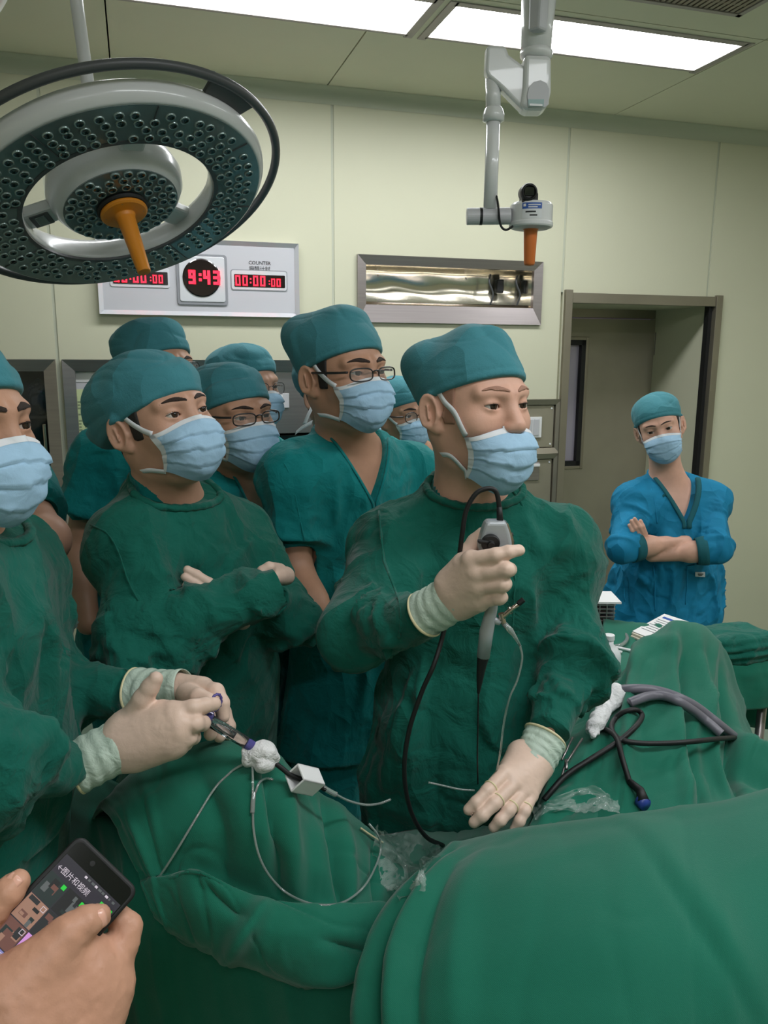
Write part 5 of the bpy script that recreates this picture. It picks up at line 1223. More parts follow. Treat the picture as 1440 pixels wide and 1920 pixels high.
# foreground assistant: far hand
wr4 = P(320, 1292, 1.11)
palm = [(wr4, P(378, 1293, 1.085), .024, .019), (wr4, P(372, 1318, 1.10), .022, .018)]
fing = [(px((378, 1293, 1.08), (404, 1298, 1.06), (415, 1318, 1.045), (418, 1343, 1.04)), (.0160, .0125, .0108, .0092)),
        (px((378, 1305, 1.10), (400, 1330, 1.09), (398, 1358, 1.07), (394, 1377, 1.06)), (.0145, .0115, .0100, .0090)),
        (px((380, 1305, 1.11), (412, 1332, 1.10), (416, 1362, 1.085), (412, 1381, 1.075)), (.0140, .0110, .0098, .0088)),
        (px((382, 1300, 1.12), (420, 1335, 1.115), (430, 1362, 1.10), (429, 1379, 1.095)), (.0130, .0100, .0090, .0082)),
        (px((350, 1300, 1.07), (372, 1306, 1.04), (392, 1312, 1.03)), (.0150, .0115, .0095))]
glove(FRONT, hand_f(palm, fing, .014, .0042))
cuff(FRONT, P(254, 1296, 1.125), P(345, 1290, 1.10), .0335, .027, None, 7)
# assistant with folded arms: fingertips on the sleeve, other hand tucked away
palm = [(P(455, 1165, 1.43), P(436, 1138, 1.415), .016, .012)]
fing = [(px((428, 1118, 1.40), (392, 1093, 1.375), (368, 1078, 1.368), (351, 1068, 1.366)), (.0104, .0092, .0085, .0074)),
        (px((424, 1130, 1.40), (387, 1107, 1.370), (363, 1092, 1.362), (347, 1082, 1.360)), (.0104, .0093, .0086, .0075)),
        (px((418, 1142, 1.40), (383, 1122, 1.368), (363, 1108, 1.358), (349, 1098, 1.356)), (.0100, .0088, .0081, .0072))]
glove(ASST, hand_f(palm, fing, .012, .0025))
palm = [(P(512, 1082, 1.41), P(535, 1080, 1.46), .016, .018)]
fing = [(px((492, 1071, 1.395), (505, 1064, 1.40), (525, 1066, 1.45)), (.0105, .0100, .010))]
glove(ASST, hand_f(palm, fing, .014, .006))
for a, e_, r in ((P(1190, 945, 2.86), P(1166, 1030, 2.70), .0385), (P(1324, 943, 2.90), P(1346, 1030, 2.70), .0385)):
    w_ = P(1300, 1012, 2.76) if e_[0] < P(1250, 1030, 2.7)[0] else P(1205, 1044, 2.75); fd = nrm(w_ - e_); c0 = e_ + fd * .036
    cuff_ = MB().lathe(c0, fd, [(.0500, 0), (.0495, .012), (.0470, .026), (.0450, .036)], 60, capa=False, capb=False); NURSE.part('rib_cuff', cuff_.v, cuff_.f, 'rib_teal', NURSE.gown, smooth=True, solid=.004)
# nurse's jacket details
N_ = NURSE
for sg in (1, -1):
    z = np.linspace(.045, -.105, 18); x = .058 * np.clip(1 + (z - .02) / .105, 0, 1.3) * sg + sg * .008
    o3 = N_.N + np.stack([x, np.full(18, .30), z], 1) @ N_.T.T; c = cast(N_.gbase, o3, np.tile(-N_.T[:, 1], (18, 1)), .6, .002)
    mb = MB().tube(c, .010, 8, flat=.45); N_.part('ribbed_neckband', mb.v, mb.f, 'rib_teal', N_.gown, smooth=True)
N_.seam([P(1234, 925, 2.75), P(1236, 985, 2.75)], r=.0026, bumpy=False, name='placket'); N_.seam([P(1243, 1075, 2.7), P(1246, 1120, 2.7), P(1250, 1165, 2.7)], r=.0026, bumpy=False, name='placket')
N_.seam([P(1277, 952, 2.7), P(1311, 952, 2.7)], r=.0028, bumpy=False, name='pocket_edge'); N_.seam([P(1160, 1082, 2.7), P(1205, 1080, 2.7)], r=.0026, bumpy=False, name='pocket_edge'); N_.seam([P(1300, 1072, 2.7), P(1345, 1068, 2.7)], r=.0026, bumpy=False, name='pocket_edge')
N_.seam([P(1205, 1080, 2.7), P(1204, 1160, 2.7)], r=.0022, bumpy=False, name='pocket_edge'); N_.seam([P(1302, 1072, 2.7), P(1305, 1150, 2.7)], r=.0022, bumpy=False, name='pocket_edge')
bq = cast(N_.gf, P(1246, 930, 2.4), nrm(ray(1246, 930)), 1.0, .001)[0]; mb = MB().lathe(bq, V(0, -1, .1), [(.0075, -.002), (.0075, .002), (.006, .003), (.001, .002)], 20); N_.part('button', mb.v, mb.f, 'rib_teal', N_.gown)
tq = cast(N_.gf, np.array([P(1304, 1073, 2.4), P(1322, 1073, 2.4), P(1322, 1082, 2.4), P(1304, 1081, 2.4)]), np.array([nrm(ray(1304, 1073)), nrm(ray(1322, 1073)), nrm(ray(1322, 1082)), nrm(ray(1304, 1081))]), 1.0, .003)
tg = N_.part('pocket_label', *(lambda m_: (m_.v, m_.f))(MB().prism(tq, V(0, .004, 0))), 'label_white', N_.gown)
tx_ = nrm(tq[1] - tq[0]); ty_ = nrm(tq[0] - tq[3])
for k_, (x0, x1) in enumerate(((.1, .9), (.2, .75))):
    c_ = tq[3] + (tq[1] - tq[0]) * (x0 + x1) / 2 + (tq[0] - tq[3]) * (.62 - .3 * k_) + V(0, -.003, 0); MB().box(c_, (x1 - x0) * .032, .001, .003, (tx_, V(0, 1, 0), ty_)).build('print', 'ink_black', tg)
# ------------------------------------------------------------------ drapes
from mathutils.bvhtree import BVHTree
def bispline(rows, nu, nv):
    g = np.array(rows, float); a = np.array([spline(r, nu) for r in g]); return np.array([spline(a[:, j], nv) for j in range(a.shape[1])]).transpose(1, 0, 2)
SURFS = []
def net(name, rows, m, label, nu=22, nv=18, folds=(), solid=.004, cat='drape', parent=None, group='green surgical drapes', reg=True, bumps=()):
    pts = [[P(*q) if not isinstance(q, np.ndarray) else q for q in r] for r in rows]; g = bispline(pts, nu, nv); nv_, nu_ = g.shape[:2]
    du = np.gradient(g, axis=1); dv = np.gradient(g, axis=0); n = np.cross(du, dv); n /= np.linalg.norm(n, axis=2)[:, :, None] + 1e-9
    ctr = g[nv_ // 2, nu_ // 2]
    if n[nv_ // 2, nu_ // 2] @ (CP - ctr) < 0: n = -n; flip = True
    else: flip = False
    vv, uu = np.meshgrid(np.linspace(0, 1, nv_), np.linspace(0, 1, nu_), indexing='ij'); d = np.zeros_like(vv)
    for seed, fr, amp in folds: d += fold(np.stack([uu.ravel(), vv.ravel(), np.full(uu.size, seed)], 1), seed, (fr[0], fr[1], 1), amp).reshape(vv.shape)
    for (u0, v0, u1, v1, w, amp) in bumps:         # ridge along a line in the sheet's own coordinates
        ax, ay = u1 - u0, v1 - v0; L2 = ax * ax + ay * ay; t = np.clip(((uu - u0) * ax + (vv - v0) * ay) / L2, 0, 1); dd = np.hypot(uu - u0 - t * ax, vv - v0 - t * ay); d += amp * np.exp(-(dd / w) ** 1.6) * (np.sin(np.pi * np.clip(t * .9 + .05, 0, 1)) ** .6)
    g = g + n * d[:, :, None]; f = np.array([(j * nu_ + i, j * nu_ + i + 1, (j + 1) * nu_ + i + 1, (j + 1) * nu_ + i) for j in range(nv_ - 1) for i in range(nu_ - 1)])
    if flip: f = f[:, ::-1]
    v = g.reshape(-1, 3); o = mk(name, v, f, m, parent, smooth=True, solid=solid)
    if parent is None: setp(o, label, cat, group)
    if reg: SURFS.append(BVHTree.FromPolygons([tuple(q) for q in v], [tuple(map(int, q)) for q in f]))
    return o
def on(x, y, r=.003, far=9):
    """where the ray through a pixel meets the drapes, lifted by r towards the viewer's side"""
    d = Vector(ray(x, y)).normalized(); best = None
    for b in SURFS:
        h = b.ray_cast(Vector(CP), d)
        if h[0] is not None and (best is None or h[3] < best[3]): best = h
    if best is None: return P(x, y, 1.1)
    n = Vector(best[1]); n = -n if n.dot(d) > 0 else n; q = best[0] + n * r; return np.array(q)
# the drape over the near leg, on the left
net('leg_drape', [
    [(150, 1640, 1.30), (235, 1560, 1.32), (340, 1500, 1.34), (480, 1480, 1.34), (600, 1560, 1.38), (700, 1640, 1.38), (800, 1700, 1.36)],
    [(180, 1530, 1.13), (240, 1465, 1.12), (345, 1405, 1.12), (470, 1392, 1.12), (580, 1466, 1.15), (680, 1535, 1.18), (770, 1620, 1.20)],
    [(205, 1530, 1.03), (255, 1490, 1.02), (350, 1455, 1.02), (478, 1455, 1.01), (590, 1530, 1.04), (690, 1595, 1.08), (765, 1655, 1.12)],
    [(235, 1590, .99), (280, 1565, .975), (365, 1550, .965), (485, 1560, .955), (600, 1620, .985), (690, 1655, 1.03), (755, 1690, 1.07)],
    [(262, 1645, .97), (300, 1640, .962), (372, 1635, .952), (478, 1682, .95), (600, 1700, .96), (690, 1700, .985), (750, 1712, 1.03)],
    [(268, 1660, .96), (305, 1645, .945), (378, 1626, .925), (485, 1672, .918), (600, 1692, .922), (690, 1692, .945), (755, 1694, .98)],
    [(278, 1690, .945), (320, 1700, .925), (400, 1715, .885), (500, 1750, .875), (610, 1768, .880), (695, 1768, .905), (765, 1775, .94)],
    [(290, 1718, .94), (340, 1760, .915), (420, 1800, .885), (515, 1828, .875), (610, 1842, .875), (695, 1835, .895), (775, 1830, .93)],
    [(300, 1725, .97), (350, 1770, .955), (430, 1808, .94), (520, 1835, .93), (610, 1848, .93), (695, 1842, .945), (785, 1838, .965)]],
    'drape_green', 'green cloth drape heaped over the raised leg below the syringe', nu=22, nv=16, folds=((3.1, (4, 2.4), .016), (5.7, (9, 4), .006)),
    bumps=((.535, .16, .565, .5, .016, -.022), (.575, .16, .605, .5, .03, .016), (.715, .16, .735, .5, .014, -.022), (.755, .16, .77, .5, .03, .016), (.87, .2, .885, .5, .014, -.018), (.33, .88, .52, .66, .025, .026), (.30, .70, .45, .72, .03, -.018), (.6, .88, .95, .8, .03, .014), (.36, .22, .42, .5, .03, -.014), (.10, .3, .16, .55, .02, .012), (.66, .74, .88, .80, .02, -.012)))
# the long drape hanging below it to the floor
net('table_drape', [
    [(70, 1440, 1.36), (170, 1450, 1.30), (260, 1490, 1.18), (420, 1600, 1.06), (600, 1700, 1.04), (780, 1760, 1.04), (900, 1780, 1.05)],
    [(80, 1540, 1.22), (170, 1560, 1.13), (270, 1650, 1.03), (420, 1720, .99), (600, 1790, .98), (780, 1830, .98), (900, 1840, 1.0)],
    [(90, 1800, 1.10), (170, 1800, 1.05), (280, 1810, 1.00), (430, 1840, .97), (600, 1880, .95), (780, 1900, .95), (900, 1910, .96)],
    [V(-.46, 1.09, .55), V(-.39, 1.04, .55), V(-.30, .99, .55), V(-.17, .96, .55), V(-.05, .94, .55), V(.06, .94, .55), V(.14, .95, .55)],
    [V(-.46, 1.09, .12), V(-.39, 1.04, .12), V(-.30, .98, .12), V(-.17, .95, .12), V(-.05, .93, .12), V(.06, .93, .12), V(.14, .94, .12)]],
    'drape_green', 'dark lower drape hanging from the operating table behind the phone', nu=14, nv=14, folds=((8.8, (9, 2), .03),))
# the sheet in the middle, under the surgeon's hand
net('centre_drape', [
    [(640, 1600, 1.36), (780, 1560, 1.36), (900, 1540, 1.36), (1010, 1500, 1.36), (1120, 1460, 1.36)],
    [(640, 1640, 1.22), (780, 1600, 1.22), (900, 1575, 1.22), (1010, 1545, 1.22), (1120, 1520, 1.24)],
    [(650, 1720, 1.10), (780, 1660, 1.10), (900, 1630, 1.10), (1010, 1610, 1.12), (1120, 1600, 1.14)],
    [(660, 1860, 1.0), (780, 1800, 1.0), (900, 1780, 1.0), (1010, 1760, 1.02), (1120, 1740, 1.04)]],
    'drape_green', 'green sheet across the patient between the two raised legs', nu=16, nv=12, folds=((11.2, (5, 3), .02),))
# the drape over the far leg
net('leg_drape', [
    [(1085, 1370, 1.92), (1150, 1330, 1.98), (1225, 1255, 2.0), (1312, 1222, 2.0), (1372, 1290, 2.0), (1425, 1400, 1.98), (1500, 1440, 1.9)],
    [(1080, 1345, 1.64), (1140, 1300, 1.68), (1214, 1212, 1.76), (1309, 1172, 1.82), (1354, 1246, 1.82), (1398, 1372, 1.76), (1500, 1395, 1.70)],
    [(1065, 1390, 1.52), (1130, 1345, 1.54), (1200, 1280, 1.60), (1285, 1275, 1.64), (1352, 1335, 1.64), (1415, 1410, 1.58), (1500, 1425, 1.55)],
    [(1040, 1450, 1.38), (1110, 1410, 1.40), (1180, 1375, 1.43), (1270, 1380, 1.46), (1345, 1425, 1.46), (1420, 1455, 1.44), (1500, 1465, 1.42)],
    [(1010, 1530, 1.28), (1085, 1500, 1.29), (1170, 1480, 1.30), (1265, 1485, 1.32), (1350, 1510, 1.33), (1420, 1520, 1.32), (1500, 1520, 1.30)],
    [(980, 1610, 1.16), (1060, 1600, 1.17), (1160, 1590, 1.18), (1260, 1590, 1.19), (1350, 1590, 1.20), (1430, 1590, 1.20), (1500, 1590, 1.20)],
    [(980, 1750, 1.05), (1060, 1750, 1.05), (1160, 1740, 1.05), (1260, 1740, 1.06), (1350, 1740, 1.07), (1430, 1740, 1.07), (1500, 1740, 1.07)]],
    'drape_green', 'green drape over the far leg with cables lying on it', nu=18, nv=16, folds=((14.3, (7, 3), .030), (17.7, (4, 5), .016)),
    bumps=((.42, .26, .56, .8, .022, .026), (.44, .2, .62, .8, .016, -.022), (.52, .24, .70, .62, .025, .03), (.66, .2, .76, .62, .018, -.03), (.70, .40, 1.0, .40, .04, .045), (.72, .50, .98, .52, .05, -.03), (.30, .25, .34, .7, .025, .018), (.33, .2, .48, .28, .02, .010)))
# the foreground drape
net('leg_drape', [
    [(880, 1700, 1.22), (900, 1660, 1.24), (1010, 1600, 1.24), (1160, 1580, 1.25), (1340, 1550, 1.28), (1520, 1500, 1.32)],
    [(845, 1640, 1.10), (868, 1592, 1.08), (980, 1556, 1.06), (1150, 1536, 1.07), (1335, 1508, 1.12), (1520, 1455, 1.18)],
    [(800, 1665, 1.03), (835, 1618, .99), (950, 1580, .98), (1150, 1562, .98), (1340, 1535, 1.03), (1520, 1485, 1.08)],
    [(765, 1720, .98), (770, 1680, .91), (905, 1655, .88), (1150, 1640, .87), (1345, 1625, .91), (1530, 1590, .95)],
    [(735, 1800, .92), (718, 1765, .85), (880, 1750, .81), (1150, 1740, .79), (1360, 1735, .82), (1540, 1710, .85)],
    [(715, 1880, .88), (695, 1850, .80), (865, 1850, .76), (1150, 1850, .74), (1370, 1850, .76), (1550, 1840, .79)],
    [(715, 1990, .83), (690, 1960, .76), (860, 1970, .72), (1150, 1980, .70), (1380, 1990, .72), (1560, 1990, .74)],
    *[[P(x_, y_, Y_) - V(0, 0, dz_) for x_, y_, Y_ in ((715, 1990, .83), (690, 1960, .76), (860, 1970, .72), (1150, 1980, .70), (1380, 1990, .72), (1560, 1990, .74))] for dz_ in (.10, .25, .5)]],
    'drape_green', 'broad smooth green drape filling the lower right foreground', nu=22, nv=16, folds=((21.1, (3.2, 1.8), .016),),
    bumps=((.165, .16, .13, .9, .012, -.034), (.20, .16, .17, .9, .018, .020), (.235, .22, .235, .8, .012, -.026), (.265, .22, .28, .8, .022, .016), (.31, .30, .33, .8, .014, -.012), (.36, .26, .40, .7, .03, .010), (.10, .2, .08, .9, .02, .018), (.62, .18, .86, .6, .05, .014), (.62, .22, .84, .62, .018, -.008), (.24, .3, .26, .6, .03, .008)))
# the operating table under it all
e = empty('operating_table', V(.12, 1.17, 0), 'operating table hidden beneath the green drapes', 'operating table')
MB().box(V(.12, 1.17, .66), .7, .2, .06).build('table_top', 'black_rubber', e, bevel=.02); MB().box(V(.12, 1.17, .34), .2, .16, .58).build('column', 'steel', e, bevel=.02); MB().box(V(.12, 1.17, .025), .4, .2, .05).build('foot', 'steel', e, bevel=.015)

# ------------------------------------------------------------------ plastic film
def film(rows, label):
    o = net('plastic_film', rows, 'plastic_film', label, nu=12, nv=12, folds=((31.0, (6, 6), .02), (33.0, (12, 12), .010)), solid=0, cat='plastic film', group='clear plastic drape film', reg=False)
    return o
def onr(*l, r=.012): return [on(x, y, r) for x, y in l]
film([onr((690, 1555), (730, 1560), (780, 1572), (830, 1590)), onr((700, 1600), (740, 1610), (790, 1615), (825, 1615)), onr((715, 1650), (745, 1655), (775, 1650), (800, 1645)), onr((728, 1690), (742, 1690), (760, 1685), (780, 1675))], 'clear crumpled plastic film left of the foreground drape')
film([onr((1000, 1530), (1040, 1500), (1090, 1480), (1140, 1490)), onr((1005, 1535), (1050, 1515), (1100, 1505), (1155, 1512)), onr((1010, 1540), (1060, 1532), (1110, 1528), (1165, 1526))], 'clear plastic film behind the hand resting on the drape')
def path(*l, r=.008, k=7, sm=4):                 # a line drawn over the drapes: sampled densely, laid on the cloth, then eased
    q = spline([(x, y, 0) for x, y in l], k); d = np.array([nrm(ray(a, b)) for a, b, _ in q]); t = np.array([np.linalg.norm(on(a, b, r) - CP) for a, b, _ in q]); w = 4
    tm = np.array([t[max(0, i - w):i + w + 1].min() for i in range(len(t))])
    for _ in range(14): tm[1:-1] = (tm[:-2] + 2 * tm[1:-1] + tm[2:]) / 4
    c = CP + d * np.minimum(tm, t)[:, None]
    return list(c[::3]) + [c[-1]]
def tubeobj(name, pts, r, m, label, cat, group=None, n=8, k=10): 
    mb = MB().tube(spline(pts, k), r, n); return setp(mb.build(name, m, smooth=True), label, cat, group)

# ------------------------------------------------------------------ scope in the surgeon's hand
YS = 1.10
def S(x, y, d=0.0): return P(x, y, YS + d)
ms = mpp(920, 1080, YS)
e = empty('endoscope', S(905, 1240), 'silver flexible endoscope with black dial held by the surgeon', 'endoscope'); SCOPE = e
pts = [(913, 979), (950, 979), (957, 1000), (962, 1024), (955, 1030), (928, 1064), (906, 1050), (897, 1028), (903, 1005), (908, 990)]
MB().prism([S(x, y, -.014) for x, y in pts], V(0, .030, 0)).build('control_body', 'scope_grey', e, bevel=.005, seg=3)
MB().prism([S(x, y, -.010) for x, y in ((944, 980), (953, 981), (963, 1010), (964, 1024), (956, 1024), (950, 1000))], V(0, .024, 0)).build('button_plate', 'chrome', e, bevel=.002)
for x, y in ((957, 1003), (959, 1016)): MB().tube([S(x - 2, y, -.002), S(x + 5, y, -.002)], 4.6 * ms, 14).build('button', 'black_rubber', e, bevel=.001)
MB().lathe(S(919, 1017, -.016), V(0, -1, -.1), [(17 * ms, 0), (17.5 * ms, .004), (16 * ms, .008), (7 * ms, .009), (6 * ms, .014), (.0005, .014)], 36, capb=False).build('dial', 'black_plastic', e, bevel=.0008)
MB().prism([S(918, 1014, -.026), S(919, 1022, -.026), S(897, 1020, -.028), S(895, 1012, -.028)], V(0, .006, 0)).build('thumb_lever', 'black_plastic', e, bevel=.002)
MB().tube([S(926, 1045), S(925, 1090), S(922, 1140), S(912, 1185), S(906, 1232)], [13 * ms, 11.5 * ms, 11 * ms, 13.5 * ms, 12.5 * ms], 24).build('grip', 'scope_grey', e, smooth=True)
MB().tube([S(918, 1160), S(938, 1167)], [9 * ms, 6 * ms], 16).build('port', 'scope_grey', e, smooth=True)
MB().tube(spline([S(906, 1231), S(902, 1255), S(899, 1280), S(897, 1300)], 5), np.linspace(11.5 * ms, 2.6 * ms, 16), 18).build('strain_relief', 'black_rubber', e, smooth=True)
MB().tube(spline([S(897, 1298), S(896, 1360, .01), S(895, 1420, .02), S(896, 1470, .04)], 6), 1.6 * ms, 10).build('shaft', 'black_plastic', e, smooth=True)
st = MB().tube([S(934, 1167), S(948, 1152), S(962, 1140), S(974, 1131)], [5 * ms, 5.5 * ms, 4.5 * ms, 4 * ms], 14).build('stopcock', 'chrome', e, smooth=True)
MB().tube([S(972, 1132), S(982, 1124)], [5.5 * ms, 5.5 * ms], 12).build('stopcock_cap', 'black_rubber', st); MB().tube([S(954, 1138), S(959, 1150)], 3.2 * ms, 10).build('stopcock_tap', 'chrome', st, smooth=True); MB().tube([S(939, 1150), S(944, 1168)], 5.8 * ms, 12).build('stopcock_nut', 'chrome', st)
MB().tube([S(944, 1168), S(957, 1182), S(963, 1190), S(975, 1210)], [5 * ms, 6 * ms, 4 * ms, 2.6 * ms], 14).build('luer_connector', 'clear_plastic', e, smooth=True)
cb = [S(937, 976), S(936, 950), S(930, 922), S(914, 916), S(892, 926), S(874, 958), S(866, 1005), S(860, 1050, .01), S(848, 1110, .05), S(832, 1185, .02), S(814, 1245, -.01), S(790, 1300, -.01), S(766, 1375, -.01), S(758, 1450, -.01), S(770, 1520, 0), S(798, 1568, .03), on(832, 1592, .006)]
MB().tube(spline(cb, 12), 4.6 * ms, 12).build('cable', 'black_rubber', e, smooth=True)
MB().tube([S(938, 982), S(936, 950)], [6.5 * ms, 5 * ms], 14).build('cable_boot', 'black_rubber', e, smooth=True)
tubeobj('clear_tube', [S(975, 1210), S(979, 1235), S(970, 1275), S(955, 1310), S(944, 1360, .01), S(938, 1410, .02), S(930, 1450, .05)], 2.0 * ms, 'clear_plastic', 'thin clear tube hanging from the side port of the scope', 'tube', 'clear tubes')
tubeobj('clear_tube', [P(803, 1467, 1.16), P(830, 1473, 1.16), P(862, 1480, 1.16), P(890, 1482, 1.16)], 2.2 * ms, 'clear_plastic', 'short clear tube leading to the gloved hand on the drape', 'tube', 'clear tubes')

# ------------------------------------------------------------------ syringe device held by the left assistant
YD = 1.02
def Dv(x, y, d=0.0): return P(x, y, YD + d)
md = mpp(430, 1370, YD)
e = empty('pump_syringe', Dv(430, 1375), 'clear pump syringe with purple finger rings in gloved hands', 'syringe')
ax = nrm(Dv(470, 1398) - Dv(384, 1345))
MB().tube([Dv(384, 1345), Dv(462, 1393)], [12 * md, 11 * md], 28).build('barrel', 'syringe_clear', e, smooth=True)
MB().tube([Dv(380, 1342), Dv(440, 1379)], [5 * md, 5 * md], 16).build('plunger', 'syringe_clear', e, smooth=True)
for x, y, r in ((405, 1317, 17), (378, 1358, 15)):
    c = Dv(x, y, -.006); t = np.linspace(0, 2 * math.pi, 33); u = nrm(np.cross(ax, V(0, -1, 0))); w = np.cross(ax, u); rr = r * md
    MB().tube(c + np.outer(np.cos(t), ax * .35 + u * .9) * rr + np.outer(np.sin(t), w * .6 + ax * .5) * rr, 2.6 * md * (1 + .3 * np.sin(t * 12)), 8, caps=False).build('finger_ring', 'purple_plastic', e, smooth=True)
MB().lathe(Dv(386, 1346), ax, [(16 * md, -.002), (16 * md, .006), (12.5 * md, .008)], 28).build('flange', 'purple_plastic', e, bevel=.001)
MB().lathe(Dv(460, 1392), ax, [(9 * md, 0), (11 * md, .004), (11 * md, .012), (6 * md, .014), (6 * md, .02), (9 * md, .022), (9 * md, .03), (4 * md, .034)], 20).build('luer_lock', 'purple_plastic', e, bevel=.0008)
# gauze balls
def gauze(name, c, r, label, ends=(), seed=1.0):
    def f(p):
        d = ell(p, c, r)
        for a, b, r1, r2 in ends: d = smin(d, rc(p, a, b, r1, r2), .012)
        return d
    pts = np.array([c] + [q for a, b, *_ in ends for q in (a, b)]); v, q = surf(f, pts.min(0) - .05, pts.max(0) + .05, .0022, 1); g = grad(f, v)
    tw = v @ np.array([60.0, 20, 90]); v = v + g * (.0022 * np.sin(tw * 1.2 + 6 * noise(v * 25 + seed)) + .0016 * noise(v * 90 + seed))[:, None]
    return setp(mk(name, v, q, 'gauze', smooth=True), label, 'gauze', 'white gauze')
gauze('gauze_ball', Dv(494, 1418), (.0205, .02, .0195), 'white gauze ball tied at the tip of the syringe', [(Dv(478, 1418), Dv(463, 1424, -.004), .008, .004), (Dv(465, 1420, -.004), Dv(458, 1408, -.004), .004, .002), (Dv(505, 1430), Dv(512, 1440), .008, .003)])
e = empty('tube_clip', Dv(568, 1478), 'open square white plastic clip on the black tube', 'clip')
c0, c1 = Dv(552, 1458, -.01), Dv(588, 1466, .015); ax = nrm(c1 - c0); u = nrm(V(.55, -.2, .8)); u = nrm(u - ax * (u @ ax)); w = np.cross(ax, u); L = np.linalg.norm(c1 - c0) * 1.1; hw = .0125
for k, (a_, b_) in enumerate(((u, w), (w, u), (-u, w), (-w, u))):
    MB().box(c0 + ax * L / 2 + a_ * hw, L, .003, 2 * hw + .003, (ax, a_, b_)).build('side_wall', 'white_plastic', e, bevel=.001)
tubeobj('black_tube', [Dv(508, 1425), Dv(528, 1440), Dv(548, 1455), Dv(580, 1466, .005), Dv(610, 1480, .015)], 5 * md, 'black_rubber', 'short black tube running through the white clip', 'tube')
tubeobj('connector', [Dv(605, 1476, .014), Dv(618, 1484, .018), Dv(630, 1490, .022)], 5.5 * md, 'clear_plastic', 'clear tube connector right of the white clip', 'connector')
tubeobj('clear_tube', [Dv(628, 1489, .022), Dv(655, 1502, .04), Dv(685, 1509, .06), Dv(710, 1507, .08), Dv(732, 1499, .1)], 2.6 * md, 'clear_plastic', 'curled clear tube right of the white clip', 'tube', 'clear tubes')
tubeobj('clear_tube', [Dv(466, 1428, -.005)] + path((440, 1442), (405, 1475), (370, 1530), (340, 1580), (315, 1620), (298, 1645), r=.004), .0017, 'clear_plastic', 'clear tube running down left from the gauze ball', 'tube', 'clear tubes')
tubeobj('clear_tube', [Dv(473, 1430, -.006)] + path((474, 1465), (474, 1520), (476, 1560), (486, 1605), (506, 1643), (540, 1676), (590, 1696), (640, 1693), (680, 1665), (704, 1625), (714, 1590), (708, 1565), (692, 1545), r=.004), .0017, 'clear_plastic', 'long looped clear tube lying on the left drape', 'tube', 'clear tubes')
tubeobj('connector', onr((475, 1488), (474, 1505), (473, 1525), r=.005), .0032, 'clear_plastic', 'clear joint in the looped tube on the left drape', 'connector')
tubeobj('clear_tube', path((512, 1462), (498, 1460), (486, 1468), (479, 1485), r=.004), .0018, 'clear_plastic', 'short clear branch tube joining the looped tube', 'tube', 'clear tubes')
tubeobj('yellow_thread', onr((670, 1556), (688, 1568), (712, 1584), r=.006), .0016, 'glove_bead', 'short yellowish thread tip beside the plastic film', 'thread')

# ------------------------------------------------------------------ cables and gauze on the right
def gl_(*l, r=.008): return [on(x, y, r) for x, y in l]
tubeobj('grey_tube', path((1120, 1302), (1160, 1294), (1205, 1292), (1250, 1300), (1300, 1322), (1340, 1352), (1375, 1380), r=.014), .010, 'tube_grey', 'upper of two thick grey tubes on the far drape', 'tube', 'thick tubes on the far drape', n=12)
tubeobj('grey_tube', path((1180, 1318), (1215, 1306), (1250, 1306), (1290, 1326), (1325, 1352), (1352, 1376), r=.026), .0095, 'tube_grey', 'lower thick grey tube passing into the white gauze', 'tube', 'thick tubes on the far drape', n=12)
tubeobj('black_cable', path((1020, 1500), (1060, 1455), (1110, 1422), (1160, 1390), (1192, 1362), (1204, 1342), (1192, 1331), (1168, 1336), (1150, 1352), (1148, 1370), (1165, 1387), (1210, 1394), (1280, 1392), (1340, 1386), (1378, 1383), r=.012), .0052, 'black_rubber', 'long black cable looping over the far drape', 'cable', n=10)
e = empty('light_cable', on(1208, 1520), 'black cable ending in a tapered plug with blue collar', 'cable')
cc_ = path((1112, 1366), (1136, 1368), (1156, 1384), (1166, 1420), (1180, 1465), r=.014)
MB().tube(spline(cc_, 10), .0052, 10).build('cord', 'black_rubber', e, smooth=True)
pl = [cc_[-1], *gl_((1192, 1492), (1204, 1516), r=.016)]; MB().tube(pl, [.006, .008, .011], 14).build('plug', 'black_rubber', e, smooth=True)
MB().tube(gl_((1203, 1513), (1210, 1522), r=.014), [.0115, .0115], 16).build('collar', 'blue_plastic', e, smooth=True)
gz = gl_((1165, 1318), (1140, 1345), (1118, 1382), (1104, 1398), r=.022)
gauze('gauze_wrap', gz[0], (.024, .022, .020), 'white gauze wrapped around the cables beside the surgeon\'s sleeve', [(gz[0], gz[1], .020, .014), (gz[1], gz[2], .014, .015), (gz[2], gz[3], .013, .006)], seed=4.0)
e = empty('forceps', on(1056, 1440), 'small steel forceps clipped below the gauze wrap', 'forceps')
fp = gl_((1096, 1402), (1062, 1446), (1048, 1466), r=.020); MB().tube(fp, [.0022, .0022, .0026], 8).build('jaw', 'steel', e, smooth=True)
fp = gl_((1082, 1402), (1048, 1442), r=.022); MB().tube(fp, .0022, 8).build('jaw', 'steel', e, smooth=True)
fp = gl_((1046, 1438), (1062, 1458), r=.024); MB().tube(fp, .0030, 8).build('hinge_bar', 'steel', e, smooth=True)
